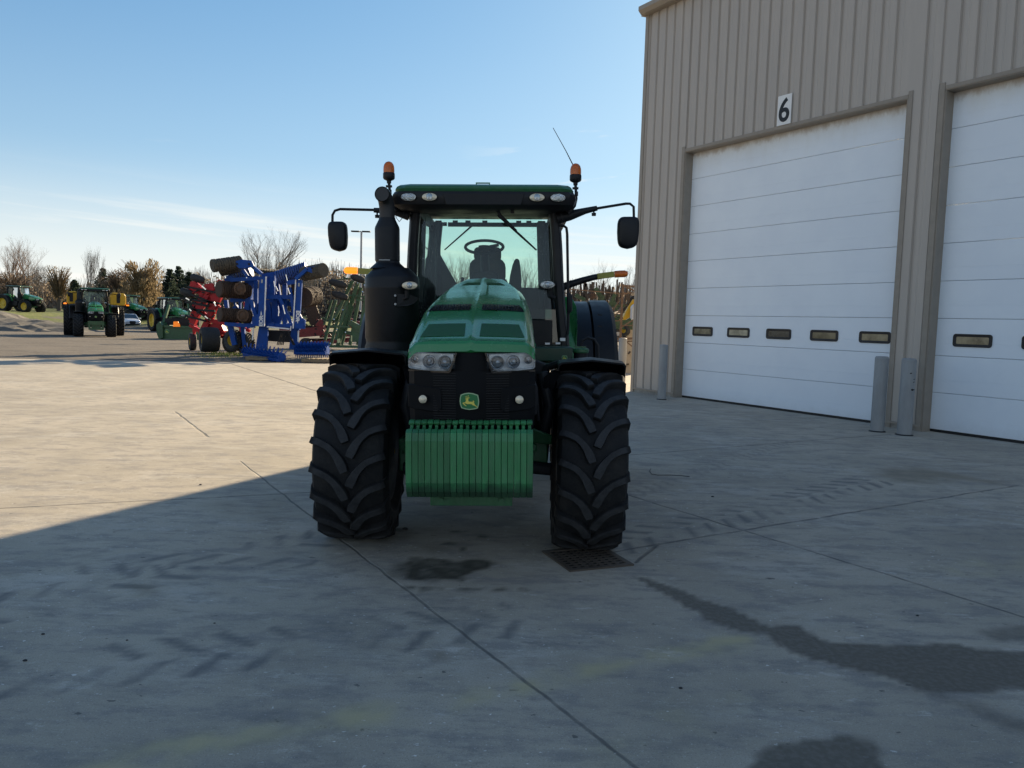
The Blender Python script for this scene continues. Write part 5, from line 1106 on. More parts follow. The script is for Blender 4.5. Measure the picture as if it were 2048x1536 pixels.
for a, c, Y, w_ in (((462,560),(519,556),Y0+.1,.16), ((546,551),(545,600),Y0+.5,.22), ((570,562),(570,650),Y0+.6,.18), ((530,594),(600,594),Y0+.4,.18), ((545,560),(560,650),Y0+.9,.12), ((560,596),(585,652),Y0+.3,.14), ((580,575),(590,640),Y0+.2,.12), ((480,600),(480,640),Y0+1,.10), ((468,598),(476,640),Y0+1,.08), ((502,600),(512,632),Y0,.14), ((498,560),(498,650),Y0+.9,.28), ((520,650),(600,655),Y0+.1,.2), ((535,600),(540,650),Y0+1.2,.3), ((550,600),(552,650),Y0+1.2,.25), ((560,600),(572,650),Y0+1.4,.2), ((450,648),(510,652),Y0,.16), ((460,648),(470,690),Y0+.4,.2),((485,650),(490,690),Y0+.6,.16), ((470,560),(500,600),Y0+1.2,.14), ((455,556),(462,574),Y0+.6,.25), ((462,600),(505,598),Y0+1.0,.2), ((470,612),(500,655),Y0+1.1,.2), ((505,560),(490,640),Y0+.8,.2), ((458,566),(505,575),Y0+1.2,.25), ((452,600),(458,650),Y0+1.3,.16), ((540,600),(600,612),Y0+1.0,.18), ((530,620),(596,630),Y0+1.2,.16), ((575,600),(556,650),Y0+.8,.14), ((536,575),(560,600),Y0+.9,.2), ((512,560),(512,650),Y0+.7,.16), ((525,553),(552,548),Y0+.6,.2), ((552,548),(560,600),Y0+.8,.14), ((575,566),(598,562),Y0,.18)):
    bb(q, a, c, Y, w_)
poly(q, [(518,652),(536,652),(534,698),(511,697)], Y0+.1, .12); poly(q, [(583,655),(597,655),(595,700),(578,698)], Y0+.1, .12); poly(q, [(533,545),(553,547),(553,552),(545,555),(545,590),(534,592)], Y0+1.1, .1)
poly(q, [(452,552),(462,549),(467,555),(465,562),(452,563)], Y0+.3, .15); poly(q, [(533,650),(545,644),(548,653),(540,656)], Y0-.1, .2); poly(q, [(568,653),(575,646),(584,648),(584,656)], Y0-.1, .2)
q.build('main_frame', BLUE, BM, smooth=0)
q = M(); poly(q, [(470,522),(484,519),(503,521),(508,532),(504,535),(478,537),(471,530)], Y0-.5, .12); poly(q, [(612,536),(630,532),(645,534),(648,541),(643,549),(624,546),(615,543)], Y0-.5, .12)
bb(q, (505,533), (523,548), Y0-.3, .2, .14); bb(q, (592,558), (616,537), Y0-.4, .2, .14); bb(q, (486,540), (495,553), Y0-.2, .14); q.build('roller_arm', BLUE, BM, smooth=0, bevel=.01)
q = M()
for x, y in ((474,528),(498,528),(644,541),(624,536)): q = M(); q.cyl(pr(x, y, Y0-.5, B_), pr(x, y, Y0-.54, B_), .045, n=10); q.build('pivot_bolt', BLACKM, BM)
# disc gangs, upper right and left, blue
q = M()
for k in range(14):
    t = k/13; x = 556+(612-556)*t; y = 556-(556-538)*t
    q.cyl(pr(x, y, Y0+.2+.05*k, B_), pr(x+2.5, y-.8, Y0+.2+.05*k, B_), .33, .30, 14)
    if k % 2: q.beam(pr(x-2, y+8, Y0, B_), pr(x+6, y-3, Y0+.1, B_), .05, .04)
q.build('disc_gang', pm('blue_discs', (.012,.05,.22), .45, var=.3, dust=.2), BM, smooth=0); q = M()
for k in range(8):
    t = k/7; x = 466+(500-466)*t; y = 552-(552-540)*t*1
    q.cyl(pr(x, y, Y0+.6, B_), pr(x+2.0, y-.6, Y0+.6, B_), .32, .30, 14)
q.build('disc_gang', pm('blue_discs', (.012,.05,.22), .45, var=.3, dust=.2), BM, smooth=0)
q = M()
for k in range(22):
    x = 505+k*3.2; q.cyl(pr(x, 540+.22*k-3*sin(k/21*pi)*-1, Y0+2.2, B_), pr(x+1, 540+.22*k-3*sin(k/21*pi)*-1, Y0+2.2, B_), .16, .16, 10)
q.build('far_disc_gang', BLACKM, BM, smooth=0)
def roller(a, c, Y, r, mat, nm='packer_roller', n=22, Y2=None, seg=16, par=None):
    q = M(); A1 = pr(a[0], a[1], Y, B_); C1 = pr(c[0], c[1], Y2 or Y, B_); d = (C1-A1)
    pts = []; rs = []
    for k in range(seg+1):
        t = k/seg
        for e, f in ((0, .90), (.25/seg, 1.0), (.7/seg, 1.0), (.95/seg, .90)):
            if t+e <= 1: pts.append(A1+d*(t+e)); rs.append(r*f*(1+random.uniform(-.03,.03)))
    q.tube(pts, rs, n); return q.build(nm, mat, par or BM, smooth=0)
roller((424,532), (482,524), Y0-.9, .275, SOIL, Y2=Y0-.1, seg=12); roller((440,538), (478,529), Y0+.3, .33, SOIL, seg=9)
roller((437,578), (497,582), Y0-.1, .36, RUSTD, Y2=Y0+.9); roller((438,629), (500,633), Y0-.1, .31, RUSTD, Y2=Y0+.9)
roller((605,595), (628,592), Y0+.6, .45, RUSTD, Y2=Y0+2, seg=8); roller((608,548), (648,540), Y0+.2, .30, SOIL, Y2=Y0-.5, seg=12); roller((585,578), (600,578), Y0+.5, .25, RUSTD, seg=5)
q = M()
for (x, y, r) in ((480,577,.26),(486,631,.26)):
    c_ = pr(x, y, Y0-.42, B_); q.lathe([(r, .0), (r*1.0, -.02), (r*.7, -.04), (r*.66, .0), (r*.3, -.05), (.01, -.06)], 22, axis='y', c=c_)
q.build('roller_hub', pm('rust_hub', (.09,.05,.03), .8, var=.4, bump=.5), BM, smooth=30)
q = M(); bb(q, (534,653.5), (579,658), Y0-.3, .055); bb(q, (507,655), (505,680), Y0-.1, .05); bb(q, (582,652), (581,661), Y0-.35, .035); bb(q, (597,662), (596,686), Y0-.05, .05); build_each(q, 'white_rod', WHITE, BM)
q = M()
for a, c in (((486,545),(494,556)),((518,543),(522,549)),((572,549),(575,562)),((576,576),(580,588)),((552,572),(556,582)),((548,562),(550,574)),((566,610),(570,628)),((558,620),(557,632))): bb(q, a, c, Y0-.2, .03)
build_each(q, 'hydraulic_rod', ROD, BM)
q = M(); poly(q, [(534,660),(586,662),(584,685),(533,682)], Y0+.7, .5); q.build('hitch_box', BLACKM, BM, smooth=0)
q = M()
for k in range(5): q.tube([pr(566-3*k, 690, Y0-.3, B_), pr(570-2*k, 672-1.5*k, Y0-.3, B_), pr(576, 668-k, Y0-.25, B_), pr(586+k, 690, Y0-.2, B_)], .022, 6)
q.build('hydraulic_hose', BLACKM, BM)
c_ = lambda x, y, Y: pr(x, y, Y, B_)
for x, y, R_ in ((467,681,.46),(490,686,.44)): wheel_part(BM, c_(x, y, Y0+.8), R_, .34, radians(62), lugs=True)
# --- blue spiked rollers on pallets
def spiked(label, pA, pB, Ya, Yb_, rows_, pal):
    mid = (P(pA[0], pA[1], Ya)+P(pB[0], pB[1], Yb_))/2; base = Vector((mid.x, mid.y, -.05))
    r = thing('spiked_roller', label, 'farm implement part', base, 0, 'blue spiked rollers lying on pallets')
    a = P(pA[0], pA[1], Ya)-base; c = P(pB[0], pB[1], Yb_)-base; d = c-a; n = 26
    q = M(); q.cyl(a, c, .13, n=10); q.beam(a+Vector((0,-.25,-.12)), c+Vector((0,-.25,-.12)), .10, .10); q.beam(a+Vector((0,.25,-.14)), c+Vector((0,.25,-.14)), .10, .10)
    q.cyl(a-d*.015, a, .17, n=18); q.cyl(c, c+d*.015, .17, n=18); q.build('drum', BLUE, r, smooth=0)
    q = M(); dn = d.normalized(); up = Vector((0,0,1)); sd_ = dn.cross(up)
    for k in range(n):
        p = a+d*(k+.5)/n
        for j in range(10):
            t = 2*pi*j/10+k*.22; dr = up*cos(t)+sd_*sin(t); e = p+dr*.36+dn*.05
            q.beam(p+dr*.10, e, .06, .02, w2=.012, h2=.012)
    q.build('spike_rows', BLUE, r, smooth=0)
    pp = Vector(pal(base)); pz = thing('pallet', 'grey timber pallet under the '+('nearer left' if Ya < 30.6 else 'right-hand')+' blue spiked roller', 'pallet', pp, .1, 'pallets under the blue rollers')
    for nm, cs in (('deck_board', [((x*.17-.51, 0, .155), (.12, 1.0, .02)) for x in range(7)]), ('bearer', [((0, y, .085), (1.15, .09, .10)) for y in (-.45, 0, .45)]), ('base_board', [((x, 0, .02), (.10, 1.0, .02)) for x in (-.5, 0, .5)])):
        q = M()
        for c2, dd in cs: q.box(c2, dd)
        q.build(nm, WOOD, pz, smooth=0)
spiked('blue spiked roller lying slantwise in front of the disc harrow', (492,702), (563,714), 32.0, 29.8, 3, lambda b_: (b_.x+.1, b_.y-.3, -.05))
spiked('blue spiked roller lying level beside the green cultivator', (592,700), (655,700), 31.4, 31.2, 3, lambda b_: (b_.x+.5, b_.y-.9, -.05))
# --- red folded implement
Y0 = 36.0; B_ = Vector((P(430, 700, Y0).x, Y0, -.05))
RM = thing('tillage_implement', 'folded red tillage implement leaning left with a wide black tyre', 'farm implement', B_)
q = M()
poly(q, [(381,563),(388,562),(425,590),(440,600),(424,610),(405,590),(377,578)], Y0-.3, .25)
poly(q, [(440,570),(456,551),(452,566),(446,582),(436,578)], Y0+.2, .3); poly(q, [(409,568),(425,566),(428,580),(412,590),(407,580)], Y0-.55, .15); poly(q, [(398,594),(414,597),(404,625),(388,620)], Y0-.55, .15); poly(q, [(384,625),(396,630),(388,650),(378,645)], Y0-.5, .2)
for a, c, w_ in (((440,592),(402,668),.30),((424,575),(386,648),.30),((414,570),(380,640),.2),((432,585),(412,660),.28),((390,570),(436,600),.22),((396,585),(440,615),.18),((386,610),(425,640),.2),((380,650),(420,672),.2),((440,560),(430,600),.2),((456,556),(424,640),.16),((412,640),(476,650),.28),((404,655),(454,668),.22),((450,640),(500,662),.20),((500,640),(505,625),.14),((487,600),(492,620),.12),((404,600),(436,600),.10),((396,620),(430,624),.12),((384,584),(434,592),.14),((384,600),(402,606),.1)):
    bb(q, a, c, Y0-.3, w_, w_*.7)
poly(q, [(415,648),(440,645),(448,662),(440,672),(416,664)], Y0-.3, .5); poly(q, [(478,650),(487,652),(489,670),(478,666)], Y0-.6, .2); q.build('folding_frame', RED, RM, smooth=0, bevel=.012)
q = M()
for a, c in (((360,596),(440,607)),((380,612),(420,640)),((366,618),(430,622)),((370,604),(418,612)),((372,632),(412,642)),((376,574),(432,585)),((380,588),(425,606))):
    bb(q, a, c, Y0-.6, .09)
random.seed(11)
for k in range(36):
    x = random.uniform(370, 432); y = 575+(x-370)*.1+random.uniform(0, 60); bb(q, (x, y), (x-random.uniform(4,9), y+random.uniform(-4,5)), Y0-.7+random.uniform(0,.6), .05)
q.build('shank_row', BLACKM, RM, smooth=0)
q = M()
for a, c in (((404,572),(412,579)),((372,596),(379,600)),((428,604),(432,612)),((379,618),(383,622)),((410,632),(416,637)),((452,620),(448,632))): bb(q, a, c, Y0-.75, .05)
build_each(q, 'hydraulic_rod', ROD, RM)
for (x, y, tl) in ((395,556,.25),(374,584,.3)): 
    q = M(); a = c_(x-12, y-3, Y0) if False else pr(x-13, y-3, Y0-.2, B_); c2 = pr(x+16, y+6, Y0-.2, B_); d = (c2-a)
    q.tube([a, a+d*.12, a+d*.5, a+d*.88, c2], [.10,.17,.19,.17,.10], 14); q.build('depth_wheel', RUBBER, RM, smooth=50)
wheel_part(RM, pr(419, 681, Y0-.9, B_)+Vector((0,0,.04)), .57, .78, radians(31), rimr=.45)
wheel_part(RM, pr(385, 683, Y0+1.2, B_), .42, .30, radians(30), rimr=.5)
wheel_part(RM, pr(463, 684, Y0-.3, B_), .50, .30, radians(62))
q = M(); bb(q, (410,668), (462,676), Y0, .14); bb(q, (388,668), (392,650), Y0+1, .1); bb(q, (386,662), (402,660), Y0+.9, .12); q.build('axle', RED, RM, smooth=0)
# --- green folded cultivator
Y0 = 34.5; B_ = Vector((P(690, 700, Y0).x, Y0, -.05))
CM = thing('field_cultivator', 'green folded cultivator with slanting rails and small tyres beside the exhaust', 'farm implement', B_)
q = M()
for a, c, w_ in (((716,565),(676,691),.20),((706,560),(668,640),.16),((672,600),(650,680),.14),((684,606),(662,690),.12),((698,590),(672,680),.14),((706,612),(684,690),.12),((664,600),(648,650),.10),((664,613),(704,610),.07),((648,666),(690,664),.08),((640,692),(740,694),.14),((690,664),(740,676),.2),((700,645),(730,662),.3),((710,560),(744,570),.12),((722,575),(700,690),.14),((668,560),(708,556),.06),((652,640),(686,642),.08),((656,652),(700,654),.08),((700,590),(740,596),.08),((648,684),(664,690),.12),((712,600),(742,600),.08),((738,560),(716,690),.16)):
    bb(q, a, c, Y0+random.uniform(-.2,.8), w_, w_*.8)
poly(q, [(704,650),(716,654),(740,668),(740,684),(702,684)], Y0+.3, .2); q.build('folding_frame', GREENB, CM, smooth=0)
q = M(); random.seed(5)
for k in range(46):
    x = random.uniform(648, 742); y = random.uniform(572, 690); bb(q, (x, y), (x+random.uniform(-7,7), y+random.uniform(-8,2)), Y0+.4+random.uniform(0,.8), .05)
q.tube([pr(686,552,Y0,B_), pr(690,556,Y0,B_), pr(700,559,Y0,B_)], .04, 6); q.build('tine_row', pm('green_black_steel', (.03,.06,.03), .5, var=.4), CM, smooth=0)
q = M()
for x, y in ((685,619),(667,638),(673,658),(724,583),(728,570),(660,686),(714,566),(690,664),(704,560)): q.cyl(pr(x,y,Y0-.3,B_), pr(x+1.6,y+1.6,Y0-.3,B_), .035, n=8)
build_each(q, 'hydraulic_rod', ROD, CM)
for (x0, y0, x1, y1) in ((658,562,694,572),(664,586,696,596),(702,552,730,562)):
    q = M(); a = pr(x0, y0, Y0-.4, B_); c2 = pr(x1, y1, Y0-.4, B_); d = c2-a; q.tube([a, a+d*.1, a+d*.3, a+d*.7, a+d*.9, c2], [.07,.12,.16,.16,.13,.08], 14); q.build('gauge_wheel', RUBBER, CM, smooth=50)
q = M(); poly(q, [(674,678),(680,677),(681,685),(675,686)], Y0-.5, .03); bb(q, (703,671), (703,683), Y0-.5, .045); q.build('decal', pm('pale_yellow', (.55,.58,.30), .5, var=.1), CM, smooth=0)
# --- dark red tillage machine behind
Y0 = 43.0; B_ = Vector((P(640, 690, Y0).x, Y0, -.05))
DM = thing('chisel_plough', 'dark red plough with rows of black tines behind the cultivator', 'farm implement', B_)
q = M()
for a, c, w_ in (((596,666),(650,662),.5),((600,690),(730,676),.25),((634,645),(650,648),.4),((700,645),(736,660),.5),((560,660),(600,664),.3),((640,672),(740,668),.2)): bb(q, a, c, Y0, w_, w_)
q.build('frame', pm('dull_red', (.16,.012,.014), .5, var=.3, dust=.2), DM, smooth=0)
q = M(); random.seed(9)
for k in range(120):
    x = random.uniform(604, 744); y = random.uniform(618, 682); bb(q, (x, y), (x+random.uniform(-6,6), y+random.uniform(-7,7)), Y0+random.uniform(-1,1.5), .07)
for k in range(5): bb(q, (604, 628+k*13), (744, 626+k*13), Y0+1, .16)
for x in (640, 634, 652): bb(q, (x, 568), (x-14, 640), Y0+.5, .07)
for k in range(9): bb(q, (640-k, 572+k*7), (662, 576+k*7), Y0+.5, .05)
q.build('tine_row', BLACKM, DM, smooth=0)
q = M()
for k in range(7): q.cyl(pr(612+k*3, 588+k*9, Y0+.3, B_), pr(614+k*3, 588+k*9, Y0+.7, B_), .34, n=14)
q.build('disc_row', RUSTD, DM, smooth=0)
wheel_part(DM, pr(612, 692, Y0-.2, B_), .45, .3, radians(60), rimcol=BLACKM)
# --- right side: rack, planter, seeder between the tractor and the workshop
Y0 = 26.5; B_ = Vector((P(1235, 760, Y0).x, Y0, -.05))
RK = thing('steel_rack', 'brown steel pipe rack with diagonal braces beside the workshop corner', 'rack', B_)
q = M()
for a, c, w_ in (((1246,568),(1236,770),.075),((1246,571),(1290,574),.05),((1246,571),(1290,592),.04),((1134,578),(1252,588),.035),((1196,680),(1280,676),.08),((1196,684),(1280,682),.05),((1240,620),(1196,670),.035),((1250,584),(1200,660),.03),((1242,655),(1282,630),.04),((1244,651),(1282,651),.035),((1248,680),(1280,705),.04),((1226,642),(1242,641),.04),((1240,588),(1262,586),.05)): bb(q, a, c, Y0, w_)
q.build('rack_frame', RUSTY, RK, smooth=0)
q = M(); poly(q, [(1255,640),(1286,636),(1284,760),(1250,760)], Y0+2.2, .1); q.build('sheet_panel', TAN, RK, smooth=0)
Y0 = 28.5; B_ = Vector((P(1215, 740, Y0).x, Y0, -.05))
PL = thing('row_planter', 'green row planter with small yellow-centred wheels behind the steel rack', 'farm implement', B_)
q = M()
for a, c, w_ in (((1206,648),(1264,650),.35),((1216,620),(1230,588),.14),((1226,600),(1234,620),.12),((1206,610),(1250,612),.10),((1208,640),(1246,636),.06),((1196,700),(1230,690),.12),((1218,664),(1212,740),.10),((1190,576),(1206,600),.16),((1204,590),(1200,606),.2),((1150,590),(1170,600),.14),((1238,655),(1262,640),.2),((1196,630),(1240,632),.08)): bb(q, a, c, Y0, w_)
q.build('frame', pm('shaded_green_steel', (.012,.05,.018), .5, var=.35, dust=.2), PL, smooth=0)
q = M(); random.seed(21)
for k in range(60):
    x = random.uniform(1136, 1262); q_y = 600+random.uniform(-8,14); bb(q, (x, q_y), (x+random.uniform(-5,5), q_y-random.uniform(18,34)), Y0+random.uniform(0,1.5), .055)
for k in range(50):
    x = random.uniform(1206, 1262); y = random.uniform(600, 745); bb(q, (x, y), (x+random.uniform(-8,8), y+random.uniform(-9,9)), Y0+random.uniform(0,1.2), .06)
for x, y in ((1168,570),(1170,575),(1146,586),(1184,572),(1204,575)): bb(q, (x, y+24), (x+2, y-8), Y0+.8, .11)
q.build('tine_row', pm('dark_brown_steel', (.06,.045,.035), .6, var=.4), PL, smooth=0)
q = M(); c2 = pr(1184, 590, Y0-.4, B_); q.lathe([(.02,-.16),(.14,-.12),(.15,.04),(.10,.12),(.02,.14)], 16, c=c2); q.build('seed_tank', RUSTD, PL)
q = M()
for a, c in (((1214,695),(1228,685)),((1214,695),(1219,700)),((1234,712),(1238,705)),((1206,625),(1240,627)),((1212,632),(1238,622)),((1228,705),(1224,716))): bb(q, a, c, Y0-.2, .035)
q.cyl(pr(1233,712,Y0-.3,B_), pr(1235,712,Y0-.3,B_), .05); build_each(q, 'hydraulic_rod', ROD, PL)
q = M(); bb(q, (1196,666), (1240,668), Y0-.4, .14); q.build('tool_bar', STEEL, PL, smooth=0)
wheel_part(PL, pr(1250, 661, Y0-.1, B_), .20, .18, radians(40), rimr=.5); wheel_part(PL, pr(1258, 764, Y0-1.6, B_), .17, .12, radians(75), rimr=.6)
Y0 = 33; B_ = Vector((P(1262, 720, Y0).x, Y0, -.05))
SB = thing('seed_hopper', 'yellow and white seed hopper partly hidden by the workshop corner', 'farm implement', B_)
q = M(); poly(q, [(1246,636),(1258,610),(1268,596),(1290,600),(1290,645),(1250,652)], Y0, 1.5); q.build('hopper', YELLOWT, SB, smooth=0, bevel=.05)
q = M(); poly(q, [(1264,612),(1272,606),(1290,610),(1290,700),(1260,700)], Y0-.6, .5); q.build('white_sack', WHITE, SB, smooth=0, bevel=.08)
q = M(); bb(q, (1234,640), (1264,595), Y0-.8, .12); bb(q, (1264,595), (1286,597), Y0-.8, .14); bb(q, (1248,660), (1250,760), Y0-.3, .12); bb(q, (1288,650), (1286,770), Y0-.3, .12); q.build('delivery_tube', BLACKM, SB, smooth=0)
q = M()
for k in range(4): bb(q, (1250, 712+k*13), (1286, 710+k*13), Y0-.5, .12)
q.build('step_board', TAN, SB, smooth=0)
# ------------------------------------------------------------------ drain grate
gp = [Vector((.24,5.86)), Vector((.49,5.42)), Vector((.94,5.60))]
gc = Vector((.60, 5.65)); ga = math.atan2(5.60-5.42, .94-.49)
IRON = pm('cast_iron', (.085,.068,.055), .7, var=.35, dust=.35, dustcol=(.09,.065,.04), bump=.3)
gt = thing('drain_grate', 'cast iron drain grate set in the concrete before the right front tyre', 'drain grate', (gc.x, gc.y, 0), ga)
q = M(); Wg, Hg = .52, .50
for s in (-1, 1): q.box((0, s*(Hg/2-.02), .006), (Wg, .04, .014)); q.box((s*(Wg/2-.02), 0, .006), (.04, Hg-.08, .014))
for k in range(1, 8): q.box((0, -Hg/2+.04+k*(Hg-.08)/8, .0065), (Wg-.08, .020, .004))
for k in range(1, 7): q.box((-Wg/2+.04+k*(Wg-.08)/7, 0, .0060), (.030, Hg-.08, .004))
q.build('grid', IRON, gt, smooth=0)
q = M(); q.box((0, 0, .002), (Wg-.06, Hg-.06, .002)); q.build('pit_shade_sheet', pm('pit_shade', (.004,.004,.004), .9, var=.2), gt, smooth=0)  # flat dark sheet; the shade down in the drain is its colour
# wire and pebbles
pts = [(1302,938),(1299,943),(1303,949),(1315,951),(1340,951),(1360,952),(1379,954)]
a = G(1340, 950); wv_ = [G(*p)-a+Vector((0,0,.006)) for p in pts]
q = M(); q.tube(wv_, .0035, 6); o = q.build('wire', BLACKM, None, loc=(a.x, a.y, 0)); tag(o, 'thin dark bent wire lying on the concrete right of the tractor', 'wire')
PEB = pm('pebble_dark', (.03,.03,.032), .8, var=.3); random.seed(4)
for k, (x, y, r) in enumerate(((86,1269,.007),(50,1322,.008),(254,1281,.005),(1361,1377,.007),(1425,994,.011),(1835,1232,.007),(429,1247,.005),(810,1059,.016),(401,970,.010))):
    g_ = G(x, y); q = M(); q.lathe([(.001,0),(r,.001),(r*1.1,r*.5),(r*.6,r),(.001,r*1.1)], 7, sx=1.4); o = q.build('pebble', PEB, None, loc=(g_.x, g_.y, 0)); tag(o, 'small dark pebble lying loose on the concrete', 'pebble', 'dark pebbles on the concrete')
# ------------------------------------------------------------------ trees
BARK = pm('bare_bark', (.105,.085,.07), .9, var=.25, scale=2)
BARKP = pm('pale_bark', (.30,.27,.22), .9, var=.25, scale=2)
TWIG = pm('bare_twigs', (.17,.145,.125), .95, var=.3, scale=1)
TWIGB = pm('brown_twigs', (.30,.20,.14), .95, var=.3, scale=1)
PINE = leafmat('pine_needles', (.060,.080,.060), .5, .8)
WILL = leafmat('golden_leaves', (.27,.205,.125), .4, .5)
BROWNL = leafmat('brown_leaves', (.21,.165,.13), .4, .6)
def bare_meshes(seed, H_, spread, lean=0, trunks=1, levels=6, thick=1.0, up=.25):
    R = random.Random(seed); tq = M(); cq = M()
    def grow(q, p, d, ln, r, lv):
        n = 3; pts = [p]; rs = [r]
        for i in range(n):
            d = (d + Vector((R.gauss(0,.09), R.gauss(0,.09), .05))).normalized(); p = p + d*(ln/n); pts.append(p); rs.append(r*(1-.3*(i+1)/n))
        q.tube(pts, rs, 3 if lv > 1 else 5, caps=False)
        if lv >= levels: return
        k = 2 if lv < 1 else R.choice((2, 3, 3))
        for j in range(k):
            a = R.uniform(0, 2*pi); sp = spread*(.45 if j == 0 else R.uniform(.7, 1.25))
            nd = (d + Vector((cos(a), sin(a), R.uniform(-.1, up)))*sp).normalized()
            grow(cq, p, nd, ln*R.uniform(.66, .86), rs[-1]*(.85 if j == 0 else .62), lv+1)
        if lv >= 1:
            for j in range(2):
                a = R.uniform(0, 2*pi); nd = (d + Vector((cos(a), sin(a), .2))*spread).normalized(); grow(cq, pts[1+j % 2], nd, ln*.55, rs[1]*.4, lv+2)
    L0 = H_*.27; thick *= 1.5
    for t in range(trunks):
        a = R.uniform(0, 2*pi); d0 = Vector((cos(a)*.22*(trunks > 1)+lean, sin(a)*.22*(trunks > 1), 1)).normalized()
        grow(tq, Vector((cos(a)*.3*(trunks > 1), sin(a)*.3*(trunks > 1), 0)), d0, L0, H_*.016*thick, 0)
    return tq, cq
def mk(name, label, cat, tq, cq, bark, crown, loc, rz=0, sc=1, group=None):
    r = thing(name, label, cat, loc, rz, group); r.scale = (sc,)*3 if not hasattr(sc, '__len__') else sc
    tq.build('trunk', bark, r, smooth=0); cq.build('crown', crown, r, smooth=0); return r
protos = {}
def bare(label, px, ytop, Y, seed, spread=.75, trunks=1, cx=1.0, bark=BARK, crown=TWIG, thick=1.0, up=.35, levels=6, zb=None, rz=None, grp='bare leafless trees around the lot'):
    key = (seed, spread, trunks, bark.name, crown.name)
    if key not in protos:
        tq, cq = bare_meshes(seed, 12, spread, 0, trunks, levels, thick, up)
        hz = max(v[2] for v in cq.v); r = mk('bare_tree', label, 'tree', tq, cq, bark, crown, (0,0,0), 0, 1, grp); protos[key] = (r, hz)
        first = True
    else: first = False
    r, hz = protos[key]
    if not first: r = copy_tree(r, None); r['label'] = label
    base = P(px, 620, Y); z0 = terr(base.x, Y)-.1 if zb is None else zb
    top = P(px, ytop, Y).z; s = (top-z0)/hz
    r.location = (base.x, Y, z0); r.scale = (s*cx, s*cx, s); r.rotation_euler = (0, 0, rz if rz is not None else random.uniform(0, 6.28))
    return r
random.seed(12)
bare('tall round bare brown tree at the far left edge', 38, 470, 118, 1, .62, 3, .95, BARK, TWIGB, 1.0, .5)
bare('bare spreading tree low behind the tractor on the grass bank', 88, 520, 125, 2, .8, 2, 1.0, BARK, TWIG)
bare('pale birch with several upright white stems', 176, 488, 105, 3, .42, 3, .55, BARKP, TWIG, 1.0, .8)
bare('largest bare tree rising above the blue disc harrow', 524, 448, 100, 4, .72, 2, .88, BARK, TWIG, 1.0, .3)
bare('smaller bare tree right of the large one above the harrow', 562, 492, 105, 5, .7, 1, .8, BARK, TWIG)
bare('thin bare tree far left of the pines', 300, 528, 135, 6, .7, 1, 1, BARK, TWIG)
bare('low bare tree above the red implement', 395, 536, 130, 5, .7, 1, 1.1, BARK, TWIG)
bare('bare scrubby tree right of the harrow top', 618, 520, 120, 2, .8, 2, .9, BARK, TWIG)
bare('bare tree beneath the left mirror', 655, 538, 128, 6, .7, 1, 1, BARK, TWIG)
bare('bare bushy tree right of the lot light', 742, 535, 120, 5, .7, 1, .9, BARK, TWIG)
bare('bare tree seen low through the left of the windscreen', 903, 492, 70, 7, .60, 3, .95, BARK, TWIG, .9, .5)
bare('bare tree seen through the right of the windscreen', 1058, 508, 62, 8, .60, 3, .85, BARK, TWIG, .9, .5)
bare('bare tree with a wide crown behind the right marker lamp', 1200, 512, 60, 9, .80, 1, .72, BARK, TWIG, .8, .2)
bare('small bare tree between the marker lamp and workshop corner', 1248, 520, 66, 5, .7, 1, .6, BARK, TWIG)
bare('low bare tree beside the cab grab rail', 1150, 560, 75, 6, .7, 1, .8, BARK, TWIG)
# crowns of many small leaf faces
def leaves(q, c, rx, rz_, n, s, R, flat=.6, droop=0):
    for k in range(n):
        while True:
            u = Vector((R.uniform(-1,1), R.uniform(-1,1), R.uniform(-1,1)))
            if u.length < 1: break
        u = u.normalized()*(u.length**.5)
        p = Vector(c)+Vector((u.x*rx, u.y*rx, u.z*rz_)); a = Vector((R.gauss(0,1), R.gauss(0,1), R.gauss(0,flat))).normalized(); b_ = a.cross(Vector((R.gauss(0,1), R.gauss(0,1), R.gauss(0,1)))).normalized()
        if droop: b_ = Vector((R.gauss(0,.25), R.gauss(0,.25), -1)).normalized()
        sz = s*R.uniform(.5, 1.3); q.add([p-a*sz*.5, p+a*sz*.5, p+a*sz*.3+b_*sz*(1+droop), p-a*sz*.3+b_*sz*(1+droop)], [(0,1,2,3)])
def broad(label, name, px, ytop, Y, rx, mat, seed, dens=1.0, droop=0, zb=None, bark=BARK, s=.32, grp=None):
    R = random.Random(seed); base = P(px, 620, Y); z0 = terr(base.x, Y)-.1; top = P(px, ytop, Y).z; H_ = top-z0
    tq = M(); tq.tube([(0,0,0),(.1,0,H_*.3),(0,.1,H_*.6)], [.32,.24,.12], 6)
    for k in range(7):
        a = 2*pi*k/7; tq.tube([(0,0,H_*.28),(cos(a)*rx*.35,sin(a)*rx*.35,H_*.5),(cos(a)*rx*.7,sin(a)*rx*.7,H_*.75)], [.14,.09,.03], 4)
    cq = M()
    for k in range(220):
        a = R.uniform(0, 2*pi); rr = rx*R.uniform(.3, 1.0); z = H_*R.uniform(.55, 1.04); cq.tube([(cos(a)*rr*.2, sin(a)*rr*.2, z*.55), (cos(a)*rr*.7, sin(a)*rr*.7, z*.88), (cos(a)*rr, sin(a)*rr, z)], [.05,.03,.015], 3, caps=False)
    for k in range(int(44*dens)):
        a = R.uniform(0, 2*pi); rr = rx*R.uniform(.1, .95); z = H_*R.uniform(.25, .95); rr *= math.sqrt(max(.1, 1-((z/H_-.55)/.5)**2))
        leaves(cq, (cos(a)*rr, sin(a)*rr, z), rx*R.uniform(.22,.42), H_*R.uniform(.08,.16), int(105*dens), s*.45, R, droop=droop)
    return mk(name, label, 'tree', tq, cq, bark, mat, (base.x, Y, z0), 0, 1, grp)
broad('large golden-brown willow behind the tractor with yellow tanks', 'willow_tree', 284, 524, 110, 3.3, WILL, 31, 1.2, 1.2)
